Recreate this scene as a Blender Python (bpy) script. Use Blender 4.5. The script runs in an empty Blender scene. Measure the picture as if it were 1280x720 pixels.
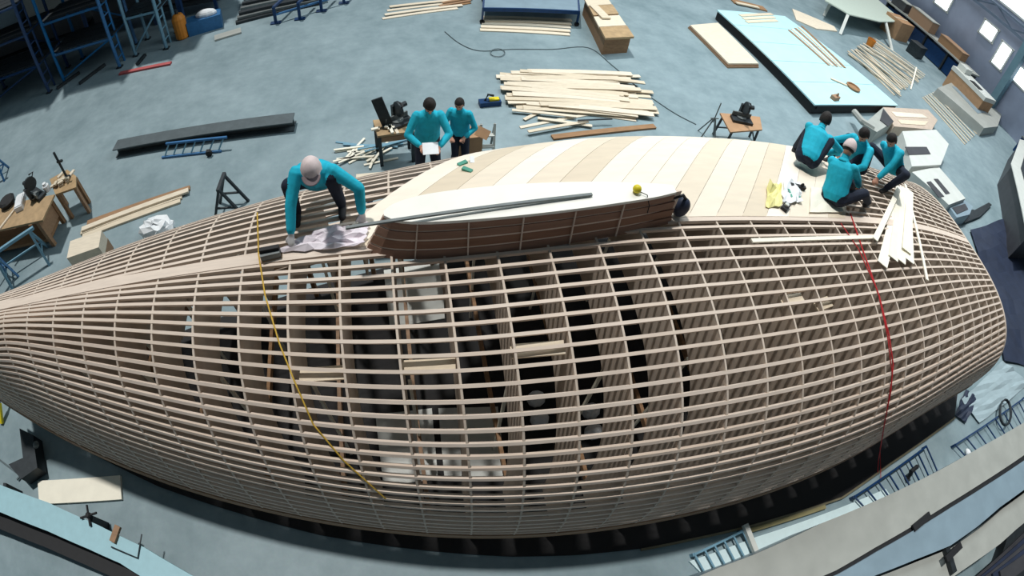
import bpy, bmesh, math, random
import numpy as np
from mathutils import Vector, Matrix
random.seed(7)
scene = bpy.context.scene
COL = scene.collection

# ------------------------------------------------------------------ camera (wide action-camera lens, equidistant fisheye)
CAMH = 7.1
FPX = 652.404                                  # pixels per radian in the 1280x720 frame
YAW, PITCH, ROLL = 0.325138, 0.936300, 0.170566
_f = np.array([math.sin(YAW)*math.cos(PITCH), math.cos(YAW)*math.cos(PITCH), -math.sin(PITCH)])
_r0 = np.array([math.cos(YAW), -math.sin(YAW), 0.0]); _u0 = np.cross(_r0, _f)
_r = math.cos(ROLL)*_r0 + math.sin(ROLL)*_u0
_u = -math.sin(ROLL)*_r0 + math.cos(ROLL)*_u0
cam = bpy.data.cameras.new('camera'); camo = bpy.data.objects.new('camera', cam); COL.objects.link(camo)
camo.matrix_world = Matrix(((_r[0], _u[0], -_f[0], 0), (_r[1], _u[1], -_f[1], 0), (_r[2], _u[2], -_f[2], CAMH), (0, 0, 0, 1)))
cam.type = 'PANO'; cam.panorama_type = 'FISHEYE_LENS_POLYNOMIAL'
cam.sensor_fit = 'HORIZONTAL'; cam.sensor_width = 36; cam.fisheye_fov = math.pi
cam.fisheye_polynomial_k0 = 0; cam.fisheye_polynomial_k1 = -(1280/36)/FPX
cam.fisheye_polynomial_k2 = 0; cam.fisheye_polynomial_k3 = 0; cam.fisheye_polynomial_k4 = 0
cam.clip_end = 500
scene.camera = camo
C0 = np.array([0, 0, CAMH])
def ray(px, py):
    x = px-640.0; y = 360.0-py; R = math.hypot(x, y)+1e-9; t = R/FPX
    return math.sin(t)/R*(x*_r+y*_u) + math.cos(t)*_f
def fl(px, py, z=0.0):                          # the point seen at a pixel, on the level plane of height z
    d = ray(px, py); return Vector(C0+d*((z-CAMH)/d[2]))
def onx(px, py, x): d = ray(px, py); return Vector(C0+d*(x/d[0]))
def ony(px, py, y): d = ray(px, py); return Vector(C0+d*(y/d[1]))

# ------------------------------------------------------------------ light
scene.view_settings.view_transform = 'Standard'; scene.view_settings.look = 'None'
scene.view_settings.gamma = 1.0; scene.view_settings.use_curve_mapping = False
scene.view_settings.exposure = 0.0
world = bpy.data.worlds.new('hall_daylight'); scene.world = world; world.use_nodes = True
bg = world.node_tree.nodes['Background']; bg.inputs[0].default_value = (0.60, 0.86, 1.0, 1); bg.inputs[1].default_value = 0.125
sl = bpy.data.lights.new('roof_daylight', 'SUN'); sl.energy = 2.55; sl.angle = math.radians(3); sl.color = (1.0, 0.985, 0.95)
so = bpy.data.objects.new('roof_daylight', sl); COL.objects.link(so)
so.rotation_euler = Vector((-0.16, 0.30, 1.0)).to_track_quat('Z', 'Y').to_euler()
so.location = (0, 0, 30)
al = bpy.data.lights.new('right_floor_fill', 'AREA'); al.shape = 'RECTANGLE'; al.size = 20; al.size_y = 9; al.energy = 2400; al.color = (.86, .96, 1.0)  # added area light that brightens the floor on the right
ao = bpy.data.objects.new('right_floor_fill', al); COL.objects.link(ao); ao.location = (13, 12, 13.5)

# ------------------------------------------------------------------ materials
def lin(c):
    return tuple((v/255/12.92 if v/255 <= .04045 else ((v/255+.055)/1.055)**2.4) for v in c)
MATS = {}
def mat(name, rgb, rough=.7, var=.12, scale=8.0, stretch=(1, 1, 1), metal=0.0, rnd=.0, bump=.0, emit=0.0, spec=.5, second=None, detail=4):
    if name in MATS: return MATS[name]
    m = bpy.data.materials.new(name); m.use_nodes = True; MATS[name] = m
    nt = m.node_tree; N = nt.nodes; L = nt.links; b = N['Principled BSDF']
    c = lin(rgb)
    tc = N.new('ShaderNodeTexCoord'); mp = N.new('ShaderNodeMapping'); mp.inputs['Scale'].default_value = stretch
    nz = N.new('ShaderNodeTexNoise'); nz.inputs['Scale'].default_value = scale; nz.inputs['Detail'].default_value = detail
    L.new(tc.outputs['Object'], mp.inputs['Vector']); L.new(mp.outputs['Vector'], nz.inputs['Vector'])
    rp = N.new('ShaderNodeValToRGB'); rp.color_ramp.elements[0].position = .3; rp.color_ramp.elements[1].position = .7
    d = tuple(v*(1-var) for v in c) if second is None else lin(second)
    rp.color_ramp.elements[0].color = (*d, 1); rp.color_ramp.elements[1].color = (*[min(1, v*(1+var*.6)) for v in c], 1)
    L.new(nz.outputs['Fac'], rp.inputs['Fac']); out = rp.outputs['Color']
    if rnd:
        oi = N.new('ShaderNodeObjectInfo'); hs = N.new('ShaderNodeHueSaturation')
        mr = N.new('ShaderNodeMapRange'); mr.inputs[3].default_value = 1-rnd; mr.inputs[4].default_value = 1+rnd
        L.new(oi.outputs['Random'], mr.inputs[0]); L.new(mr.outputs[0], hs.inputs['Value'])
        mr2 = N.new('ShaderNodeMapRange'); mr2.inputs[3].default_value = 1+rnd*1.5; mr2.inputs[4].default_value = 1-rnd*1.5
        L.new(oi.outputs['Random'], mr2.inputs[0]); L.new(mr2.outputs[0], hs.inputs['Saturation'])
        L.new(out, hs.inputs['Color']); out = hs.outputs['Color']
    L.new(out, b.inputs['Base Color'])
    b.inputs['Roughness'].default_value = rough; b.inputs['Metallic'].default_value = metal
    b.inputs['Specular IOR Level'].default_value = spec
    if bump:
        bp = N.new('ShaderNodeBump'); bp.inputs['Strength'].default_value = bump; bp.inputs['Distance'].default_value = .02
        L.new(nz.outputs['Fac'], bp.inputs['Height']); L.new(bp.outputs['Normal'], b.inputs['Normal'])
    if emit:
        b.inputs['Emission Color'].default_value = (*c, 1); b.inputs['Emission Strength'].default_value = emit
    return m
batten = mat('batten_wood', (222, 204, 188), .75, .08, 6, (.6, 6, 6), rnd=.05)
framew = mat('frame_plywood', (206, 190, 174), .8, .10, 5, (6, 1, 1), rnd=.04)
veneer = mat('veneer_wood', (236, 222, 202), .7, .05, 3, (1, 4, 4), rnd=.15)
kply = mat('keel_side_wood', (146, 110, 90), .7, .15, 5, (.5, 5, 5), rnd=.05)
white_w = mat('white_board', (246, 243, 234), .6, .05, 3)
pale_w = mat('pale_timber', (220, 206, 184), .75, .10, 5, (1, 5, 5), rnd=.08)
white_t = mat('white_timber', (244, 238, 220), .7, .05, 5, rnd=.04)
brown_w = mat('brown_timber', (156, 122, 92), .75, .18, 5, (1, 5, 5), rnd=.08)
ply_t = mat('plywood_top', (176, 148, 112), .75, .2, 6, rnd=.05)
card = mat('cardboard', (176, 138, 104), .85, .1, 5)
blue_s = mat('blue_steel', (44, 108, 160), .45, .15, 9, metal=.2, rnd=.08)
navy_s = mat('navy_steel', (30, 62, 104), .5, .2, 9, metal=.2, rnd=.1)
teal_s = mat('pale_blue_steel', (116, 158, 178), .5, .12, 9, metal=.2)
dark_s = mat('dark_steel', (52, 58, 62), .5, .2, 10, metal=.4)
gray_s = mat('grey_steel', (112, 118, 118), .55, .15, 10, metal=.3)
black = mat('black_rubber', (24, 25, 28), .7, .2, 10)
shirt = mat('teal_shirt', (20, 180, 206), .85, .12, 14, bump=.25)
pants = mat('dark_trousers', (26, 34, 52), .9, .2, 14, bump=.2)
skin = mat('skin', (198, 146, 122), .6, .08, 10)
hairm = mat('dark_hair', (34, 28, 26), .8, .3, 40, bump=.4)
capm = mat('pale_cap', (224, 206, 204), .85, .1, 20)
clothw = mat('white_cloth', (232, 234, 236), .9, .06, 10, bump=.3)
shoe = mat('shoe', (46, 44, 46), .8, .2, 20)
glove = mat('glove_grey', (206, 204, 204), .9, .1, 20)
gelgray = mat('mould_grey', (164, 166, 160), .5, .10, 2.5)
gelwhite = mat('mould_white', (206, 208, 202), .45, .06, 2.5)
gelblue = mat('mould_bluegrey', (132, 152, 164), .4, .12, 2)
darkgel = mat('mould_dark', (62, 62, 66), .5, .2, 3)
cyanboard = mat('cyan_table_sheet', (186, 226, 232), .45, .05, 2)
yellow = mat('yellow_plastic', (226, 206, 30), .5, .08, 10)
strapy = mat('yellow_strap', (206, 166, 56), .7, .1, 30)
redc = mat('red_cord', (188, 34, 40), .7, .1, 30)
orange = mat('orange_plastic', (206, 128, 40), .6, .1, 10)
darknavy = mat('dark_navy', (34, 44, 66), .6, .25, 3, bump=.4)
cable = mat('grey_cable', (86, 100, 104), .6, .1, 10)
redp = mat('red_paint', (180, 84, 84), .7, .1, 10)
green = mat('green_plastic', (70, 150, 128), .5, .1, 10)

# ------------------------------------------------------------------ mesh helpers
ORG = {}
class MB:
    def __init__(s): s.v = []; s.f = []
    def add(s, vs, fs):
        o = len(s.v); s.v += [Vector(p) for p in vs]; s.f += [tuple(i+o for i in f) for f in fs]; return s
    def obox(s, c, ax, ay, az, sx, sy, sz):     # centre, three axes, full sizes
        c = Vector(c); X = Vector(ax).normalized()*sx/2; Y = Vector(ay).normalized()*sy/2; Z = Vector(az).normalized()*sz/2
        vs = [c+X*i+Y*j+Z*k for k in (-1, 1) for j in (-1, 1) for i in (-1, 1)]
        return s.add(vs, [(0, 2, 3, 1), (4, 5, 7, 6), (0, 1, 5, 4), (2, 6, 7, 3), (0, 4, 6, 2), (1, 3, 7, 5)])
    def box(s, c, size, yaw=0):
        return s.obox(c, (math.cos(yaw), math.sin(yaw), 0), (-math.sin(yaw), math.cos(yaw), 0), (0, 0, 1), *size)
    def bar(s, a, b, w, h, up=(0, 0, 1)):       # rectangular bar between two points
        a = Vector(a); b = Vector(b); d = (b-a); Lg = d.length
        if Lg < 1e-6: return s
        d.normalize(); up = Vector(up)
        if abs(d.dot(up)) > .98: up = Vector((0, 1, 0))
        y = up.cross(d).normalized(); z = d.cross(y)
        return s.obox((a+b)/2, d, y, z, Lg, w, h)
    def tube(s, pts, r, n=6):
        pts = [Vector(p) for p in pts]; m = len(pts); vs = []
        rr = r if isinstance(r, (list, tuple)) else [r]*m
        for i, p in enumerate(pts):
            t = (pts[min(i+1, m-1)]-pts[max(i-1, 0)]).normalized()
            a = Vector((0, 0, 1)) if abs(t.z) < .9 else Vector((1, 0, 0))
            u = t.cross(a).normalized(); w = t.cross(u)
            vs += [p+(u*math.cos(2*math.pi*j/n)+w*math.sin(2*math.pi*j/n))*rr[i] for j in range(n)]
        fs = [(i*n+j, i*n+(j+1) % n, (i+1)*n+(j+1) % n, (i+1)*n+j) for i in range(m-1) for j in range(n)]
        fs += [tuple(range(n))[::-1], tuple((m-1)*n+j for j in range(n))]
        return s.add(vs, fs)
    def prism(s, poly, z0, z1):
        n = len(poly); vs = [(p[0], p[1], z0) for p in poly]+[(p[0], p[1], z1) for p in poly]
        area = sum(poly[i][0]*poly[(i+1) % n][1]-poly[(i+1) % n][0]*poly[i][1] for i in range(n))
        fs = [tuple(range(n))[::-1], tuple(range(n, 2*n))]+[(i, (i+1) % n, n+(i+1) % n, n+i) for i in range(n)]
        if area < 0: fs = [f[::-1] for f in fs]
        return s.add(vs, fs)
    def loft(s, rings):
        n = len(rings[0]); vs = [p for r in rings for p in r]; m = len(rings)
        fs = [(i*n+j, i*n+(j+1) % n, (i+1)*n+(j+1) % n, (i+1)*n+j) for i in range(m-1) for j in range(n)]
        fs += [tuple(range(n))[::-1], tuple((m-1)*n+j for j in range(n))]
        return s.add(vs, fs)
    def lathe(s, c, prof, n=14, axis=(0, 0, 1)):
        q = Vector((0, 0, 1)).rotation_difference(Vector(axis)); c = Vector(c)
        return s.loft([[c+q @ Vector((r*math.cos(2*math.pi*j/n), r*math.sin(2*math.pi*j/n), z)) for j in range(n)] for r, z in prof])
    def ellip(s, c, rx, ry, rz, n=10, X=(1, 0, 0), Y=(0, 1, 0), Z=(0, 0, 1)):
        c = Vector(c); X = Vector(X); Y = Vector(Y); Z = Vector(Z); rings = []
        for i in range(n+1):
            t = -math.pi/2+math.pi*(.02+.96*i/n)
            rings.append([c+X*rx*math.cos(t)*math.cos(a)+Y*ry*math.cos(t)*math.sin(a)+Z*rz*math.sin(t) for a in [2*math.pi*j/(n+2) for j in range(n+2)]])
        return s.loft(rings)
    def sheet(s, grid, thick):                  # grid of points -> thin solid
        m = len(grid); n = len(grid[0]); top = [Vector(p) for r in grid for p in r]
        bot = [p-Vector((0, 0, thick)) for p in top]; o = m*n
        fs = []
        for i in range(m-1):
            for j in range(n-1):
                a, b, c, d = i*n+j, (i+1)*n+j, (i+1)*n+j+1, i*n+j+1
                fs += [(a, b, c, d), (a+o, d+o, c+o, b+o)]
        rim = [j for j in range(n)]+[i*n+n-1 for i in range(1, m)]+[(m-1)*n+j for j in range(n-2, -1, -1)]+[i*n for i in range(m-2, 0, -1)]
        for k in range(len(rim)):
            a, b = rim[k], rim[(k+1) % len(rim)]; fs.append((a, b, b+o, a+o))
        return s.add(top+bot, fs)
    def build(s, name, m, parent=None, smooth=False, bevel=0.0):
        if parent is None:
            lo = Vector((min(p.x for p in s.v), min(p.y for p in s.v), min(p.z for p in s.v))); hi = Vector((max(p.x for p in s.v), max(p.y for p in s.v), max(p.z for p in s.v)))
            org = Vector(((lo.x+hi.x)/2, (lo.y+hi.y)/2, lo.z))
        else: org = ORG[parent.name]
        me = bpy.data.meshes.new(name); me.from_pydata([tuple(p-org) for p in s.v], [], s.f)
        me.materials.append(m); me.validate(); me.update()
        bm = bmesh.new(); bm.from_mesh(me); bmesh.ops.recalc_face_normals(bm, faces=bm.faces)
        if bevel: bmesh.ops.bevel(bm, geom=bm.edges[:], offset=bevel, segments=1, affect='EDGES')
        bm.to_mesh(me); bm.free()
        if smooth:
            for p in me.polygons: p.use_smooth = True
        o = bpy.data.objects.new(name, me); COL.objects.link(o)
        if parent is None: o.location = org
        else: o.parent = parent
        ORG[o.name] = org
        return o
def tag(o, label=None, cat=None, group=None, kind=None):
    if label: o['label'] = label
    if cat: o['category'] = cat
    if group: o['group'] = group
    if kind: o['kind'] = kind
    return o
def thing(name, label, cat, loc, group=None):
    o = bpy.data.objects.new(name, None); COL.objects.link(o); o.location = Vector(loc); o.empty_display_size = .1
    ORG[o.name] = Vector(loc); return tag(o, label, cat, group)
def one(name, mb, m, label, cat, group=None, **k): return tag(mb.build(name, m, None, **k), label, cat, group)
def struct(name, mb, m, parent=None, **k):
    o = mb.build(name, m, parent, **k)
    if parent is None: o['kind'] = 'structure'
    return o
def xy(*pts, z=0): return [fl(px, py, z) for px, py in pts]

# ------------------------------------------------------------------ the hall
def floor_mat():
    m = bpy.data.materials.new('concrete_floor'); m.use_nodes = True; nt = m.node_tree; N = nt.nodes; L = nt.links; b = N['Principled BSDF']
    tc = N.new('ShaderNodeTexCoord')
    def nz(sc, de):
        n = N.new('ShaderNodeTexNoise'); n.inputs['Scale'].default_value = sc; n.inputs['Detail'].default_value = de; n.inputs['Roughness'].default_value = .62
        L.new(tc.outputs['Object'], n.inputs['Vector']); return n
    a = nz(.35, 6); c = nz(2.3, 8); d = nz(24, 3)
    r = N.new('ShaderNodeValToRGB'); r.color_ramp.elements[0].position = .32; r.color_ramp.elements[1].position = .70
    r.color_ramp.elements[0].color = (*lin((112, 132, 138)), 1); r.color_ramp.elements[1].color = (*lin((152, 170, 176)), 1)
    mx = N.new('ShaderNodeMix'); mx.data_type = 'FLOAT'; mx.inputs[0].default_value = .45
    L.new(a.outputs['Fac'], mx.inputs[2]); L.new(c.outputs['Fac'], mx.inputs[3]); L.new(mx.outputs[0], r.inputs['Fac'])
    m2 = N.new('ShaderNodeMix'); m2.data_type = 'RGBA'; m2.blend_type = 'MULTIPLY'; m2.inputs[0].default_value = .10
    L.new(r.outputs['Color'], m2.inputs[6]); L.new(d.outputs['Color'], m2.inputs[7]); L.new(m2.outputs[2], b.inputs['Base Color'])
    b.inputs['Roughness'].default_value = .55; b.inputs['Specular IOR Level'].default_value = .35
    return m
FLOOR = struct('floor', MB().box((-2, 10, -.1), (70, 42, .2)), floor_mat())
wallm = mat('painted_wall', (150, 158, 178), .8, .1, 1.2)
WR = 30.5
wr = struct('wall_right', MB().box((WR+.15, 10, 3.5), (.3, 42, 7)), wallm)
struct('wall_back', MB().box((-2, 28.0, 3.5), (65, .3, 7)), wallm)
struct('wall_front', MB().box((-2, -6.2, 6), (70, .3, 12)), mat('dark_wall', (92, 96, 104), .85, .1, 1.2))
winm = mat('window_daylight', (235, 246, 255), .3, .0, 1, emit=3.0)
def window(n, pts):
    q = [onx(px, py, WR) for px, py in pts]; y0, y1 = min(p.y for p in q), max(p.y for p in q); z0, z1 = min(p.z for p in q), max(p.z for p in q)
    y0, y1 = (y0+y1)/2-(y1-y0)*.5, (y0+y1)/2+(y1-y0)*.5; zc = (z0+z1)/2; hh = (z1-z0)*.5; z0, z1 = zc-hh, zc+hh
    f = MB()
    for (cy, cz, sy, sz) in (((y0+y1)/2, z0, y1-y0+.2, .1), ((y0+y1)/2, z1, y1-y0+.2, .1), (y0, zc, .1, z1-z0), (y1, zc, .1, z1-z0)): f.box((WR-.03, cy, cz), (.1, sy, sz))
    w = struct('window_%d' % n, f, gelwhite)
    struct('pane', MB().box((WR-.015, (y0+y1)/2, zc), (.03, y1-y0, z1-z0)), winm, w)
window(1, [(1224, 40), (1232, 25), (1249, 38), (1240, 53)])
window(2, [(1240, 75), (1253, 53), (1266, 62), (1251, 89)])
window(3, [(1168, 3), (1178, -14), (1194, -4), (1187, 10)])
window(4, [(1268, 100), (1276, 82), (1292, 98), (1284, 118)])
w = struct('window_5', MB().box((WR-.04, 11, 5.78), (.08, 16, .12)), gelwhite)       # high strip of daylight under the eaves
struct('pane', MB().box((WR-.02, 11, 6.3), (.04, 16, .9)), winm, w)
m = MB()
p = onx(1262, 92, 29.8)
struct('trim_1', MB().box((29.9, p.y, 3.3), (.45, .45, 6.6)).box((29.9, p.y, .1), (.7, .7, .2)), mat('column_blue', (96, 128, 142), .6, .1, 3))
m = MB().bar((29.9, 3, 4.85), (29.9, 24, 4.85), .25, .16).bar((29.9, 3, 5.5), (29.9, 24, 5.5), .25, .12)
for i in range(14): m.bar((29.9, 3+i*1.5, 4.9 if i % 2 == 0 else 5.5), (29.9, 3+(i+1)*1.5, 5.5 if i % 2 == 0 else 4.9), .08, .08)
struct('trim_2', m, mat('truss_grey', (96, 110, 128), .6, .1, 3))

# ------------------------------------------------------------------ the boat hull, upside down on its building jig
SP = .5; HX0 = .829962; HYC = 3.317235; HZG = CAMH-6.451795
KN = np.array([-17, -13, -9, -5, -1, 3, 7, 11, 15, 20.])
KB = np.array([.05, .7953, 1.4429, 1.9751, 2.4010, 2.6424, 2.7389, 2.6724, 2.4873, 2.3686])
KZ = np.array([-4.2137, -4.1407, -3.9863, -3.8735, -3.8141, -3.7336, -3.7954, -3.9271, -4.2056, -4.7410])+CAMH
def _splm():
    n = len(KN); h = np.diff(KN); A = np.zeros((n, n)); B = np.zeros((n, n)); A[0, 0] = A[-1, -1] = 1
    for i in range(1, n-1):
        A[i, i-1] = h[i-1]; A[i, i] = 2*(h[i-1]+h[i]); A[i, i+1] = h[i]
        B[i, i-1] = 6/h[i-1]; B[i, i] = -6/h[i-1]-6/h[i]; B[i, i+1] = 6/h[i]
    return np.linalg.solve(A, B)
_SM = _splm(); _SB = _SM@KB; _SZ = _SM@KZ
def spl(vals, M, k):
    i = min(max(int(np.searchsorted(KN, k))-1, 0), len(KN)-2); h = KN[i+1]-KN[i]; d = k-KN[i]; e = KN[i+1]-k
    return (M[i]*e**3+M[i+1]*d**3)/(6*h)+(vals[i]/h-M[i]*h/6)*e+(vals[i+1]/h-M[i+1]*h/6)*d
KEND = 19.0; KBOW = -16.6
TH = np.linspace(0, math.pi/2, 260)
_cache = {}
def hp_(k): return max(spl(KB, _SB, k), .03), spl(KZ, _SZ, k), 2.79454+.26972*k/15, 2.47926+1.06572*k/15
def section(k, off=0.0):                        # half section: girth, half-breadth, height
    key = (round(k, 4), off)
    if key in _cache: return _cache[key]
    b, zk, p, q = hp_(k); b = max(b-off, .01); zk -= off*1.05
    y = b*np.abs(np.sin(TH))**(2/p); z = HZG+(zk-HZG)*np.abs(np.cos(TH))**(2/q)
    y[0] = 0; z[-1] = HZG
    g = np.concatenate([[0], np.cumsum(np.hypot(np.diff(y), np.diff(z)))])
    _cache[key] = (g, y, z); return _cache[key]
def surf(k, g, side):                           # point, outward normal, down-girth tangent
    G, y, z = section(k); g = min(max(g, 0), G[-1])
    yy = np.interp(g, G, y); zz = np.interp(g, G, z); e = .02
    ty = np.interp(min(g+e, G[-1]), G, y)-np.interp(max(g-e, 0), G, y); tz = np.interp(min(g+e, G[-1]), G, z)-np.interp(max(g-e, 0), G, z)
    if g < e: tz *= .3
    l = math.hypot(ty, tz); ty /= l; tz /= l
    return Vector((HX0+k*SP, HYC+side*yy, zz)), Vector((0, side*-tz, ty)), Vector((0, side*ty, tz))
def girth(k): return section(k)[0][-1]
def hz(x, y):
    b, zk, p, q = hp_((x-HX0)/SP); a = max(1-(abs(y-HYC)/b)**p, 0); return HZG+(zk-HZG)*a**(1/q)
def hp(px, py, lift=0.0):                       # hull surface seen at a pixel
    d = ray(px, py)
    for t in np.arange(2, 14, .012):
        P = C0+d*t; k = (P[0]-HX0)/SP
        if k < -16.5 or k > KEND or P[2] < HZG: continue
        b, zk, p, q = hp_(k); v = (abs(P[1]-HYC)/b)**p+((P[2]-HZG)/(zk-HZG))**q if zk > HZG else 9
        if v < 1:
            n = Vector((0, (P[1]-HYC)/b*.6, max(.15, (P[2]-HZG)/(zk-HZG)))).normalized()
            return Vector(P)+n*lift
    return None
NS = 30
def alpha(k): return 1.02 if k >= 0 else min(1.02+.0052*k*k, 1.75)
HULL = thing('boat_hull', 'large upturned timber yacht hull, open batten lattice half covered with pale diagonal veneer', 'boat', (HX0, HYC, 0))
# frames
for k in range(-16, 20):
    b = hp_(k)[0]; dep = min(.64, .62*b+.02); g, yo, zo = section(k); gi, yi, zi = section(k, dep)
    idx = np.unique(np.interp(np.linspace(0, g[-1], 40), g, np.arange(260)).round().astype(int))
    pts = [(-yo[i], zo[i], -yi[i], max(zi[i], HZG)) for i in idx[::-1]]+[(yo[i], zo[i], yi[i], max(zi[i], HZG)) for i in idx[1:]]
    vs = []; x = HX0+k*SP; t = .011
    for a, c, e, f in pts: vs += [(x-t, HYC+a, c), (x+t, HYC+a, c), (x+t, HYC+e, f), (x-t, HYC+e, f)]
    MB_ = MB(); MB_.loft([vs[i*4:i*4+4] for i in range(len(pts))]); MB_.build('frame', framew, HULL)
# battens
ks = [KBOW+.2]+list(np.arange(-16, KEND-.01, .5))+[KEND]
def batten_on(side, j, name='batten'):
    rings = []
    for k in ks:
        G = girth(k); u = (j/NS)**alpha(k); u2 = (min(j+1, NS)/NS)**alpha(k); u1 = ((j-1)/NS)**alpha(k)
        w = min(.034, .5*(u2-u1)*G*.62)
        P, n, t = surf(k, u*G, side)
        o = P+n*.004; i = P-n*.034
        rings.append([o-t*w/2, o+t*w/2, i+t*w/2, i-t*w/2])
    MB().loft(rings).build(name, batten, HULL)
for j in range(1, NS):
    batten_on(-1, j); batten_on(1, j)
rings = []
for k in ks:                                     # keel plank down the middle
    P = surf(k, 0, 1)[0]; w = min(.12, .4*hp_(k)[0]+.03)
    rings.append([P+Vector((0, -w/2, .012)), P+Vector((0, w/2, .012)), P+Vector((0, w/2, -.035)), P+Vector((0, -w/2, -.035))])
MB().loft(rings).build('keel_plank', batten, HULL)
for side in (-1, 1):                             # sheer planks along the lower edge
    for row, (z0, z1) in enumerate(((0, .10), (.105, .2))):
        rings = []
        for k in ks:
            G = girth(k); a, n, t = surf(k, G-z0, side); c, n2, t2 = surf(k, G-z1, side)
            rings.append([a+n*.012, c+n2*.012, c-n2*.012, a-n*.012])
        MB().loft(rings).build('sheer_plank', brown_w, HULL)
b, zk, p, q = hp_(KEND)                           # transom ring edge
g, yo, zo = section(KEND)
idx = list(range(0, 260, 8))+[259]
pts = [(-yo[i], zo[i]) for i in idx[::-1]]+[(yo[i], zo[i]) for i in idx[1:]]
MB().loft([[(HX0+KEND*SP-.02, HYC+a, c+.012), (HX0+KEND*SP+.03, HYC+a, c+.012), (HX0+KEND*SP+.03, HYC+a*.94, HZG+(c-HZG)*.94), (HX0+KEND*SP-.02, HYC+a*.94, HZG+(c-HZG)*.94)] for a, c in pts]).build('transom_frame', framew, HULL)
# diagonal veneer strips on the far half of the bottom
PW = .27
k0 = -3.35
while k0 < 8.9:
    grid = []; wk = PW*1.414/SP*.985
    rows = []
    for i in range(17):
        row = []
        for kk in (k0, k0+wk):
            G = girth(0); g = .0+i/16*3.0
            k = kk+g/SP*.95
            if k > KEND: k = KEND
            g2 = min(g, girth(k)-.02)
            P, n, t = surf(k, g2, 1); row.append((P+n*.006, P+n*.017))
        rows.append(row)
    MB().loft([[r[0][1], r[1][1], r[1][0], r[0][0]] for r in rows]).build('veneer_strip', veneer, HULL)
    k0 += PW*1.414/SP
# jig posts that carry the frames and cross beams inside
for k in range(-15, 20, 2):
    for s in (-1, 1):
        y = HYC+s*max(hp_(k)[0]-.12, .05); x = HX0+k*SP+.05
        MB().box((x, y, HZG/2+.1), (.07, .09, HZG+.2)).build('jig_post', brown_w, HULL)
for k in range(-14, 19, 2):
    b = hp_(k)[0]
    for s in (-.45, .45):
        if b > .9: MB().box((HX0+k*SP+.05, HYC+s*b, 1.2), (.035, .035, 2.4)).build('inner_post', white_t, HULL)
    MB().bar((HX0+k*SP+.05, HYC-b*.93, HZG+.1), (HX0+k*SP+.05, HYC+b*.93, HZG+.1), .05, .12).build('cross_beam', brown_w, HULL)
# keel fin
xs = np.linspace(-.42, 2.86, 27)
def fin_hw(x):
    u = min(max((x+.42)/3.28, 0), 1); return .018+.28*u**.6*(1-u)**.95*1.75
fin_top = lambda x: 3.685+.034*(x+.42)
def fin_ring(x, f0, f1, grow=0.0, inset=0.0):
    zb = surf((x-HX0)/SP, 0, 1)[0].z-.03; zt = fin_top(x); h = max(fin_hw(x)+grow, .004)
    fl0 = h+.05*(1-f0)**3*min(1, fin_hw(x)*8); fl1 = h+.05*(1-f1)**3*min(1, fin_hw(x)*8)
    za = zb+(zt-zb)*f0; zc = zb+(zt-zb)*f1
    sx = .13*f1**2*(1 if x > 2.4 else 0)*(x-2.4)/.46
    r0 = .22*f0*max(0, 1-(x+.42)/.6); r1 = .22*f1*max(0, 1-(x+.42)/.6)
    return [(x-sx+r0, HYC-fl0, za), (x-sx+r1, HYC-fl1, zc), (x-sx+r1, HYC+fl1, zc), (x-sx+r0, HYC+fl0, za)]
body = MB().loft([fin_ring(x, 0, .97, -.02) for x in xs]).build('keel_fin', batten, HULL)
nst = 4
for r in range(nst):
    f0, f1 = r/nst+.01, (r+1)/nst-.035
    for s in (-1, 1):
        rings = []
        for x in xs[:-1]:
            q = fin_ring(x, f0, f1)
            a, c = (Vector(q[0]), Vector(q[1])) if s < 0 else (Vector(q[3]), Vector(q[2]))
            i = Vector((0, -s*min(.018, fin_hw(x)*.8), 0)); rings.append([a, c, c+i, a+i])
        MB().loft(rings).build('side_strip', kply, body)
for x in (.05, .55, 1.05, 1.55, 2.05):
    q = fin_ring(x, .02, .95, .004); m_ = MB()
    m_.bar(q[0], q[1], .02, .012, up=(1, 0, 0)).build('side_batten', batten, body)
def fx(x): return x-(.13*(x-2.4)/.46 if x > 2.4 else 0)+.22*max(0, 1-(x+.42)/.6)
MB().loft([[(fx(x), HYC-fin_hw(x)-.012, fin_top(x)+.022), (fx(x), HYC+fin_hw(x)+.012, fin_top(x)+.022), (fx(x), HYC+fin_hw(x)+.012, fin_top(x)-.012), (fx(x), HYC-fin_hw(x)-.012, fin_top(x)-.012)] for x in xs[:-1]]).build('fin_top', white_w, body)

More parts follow.
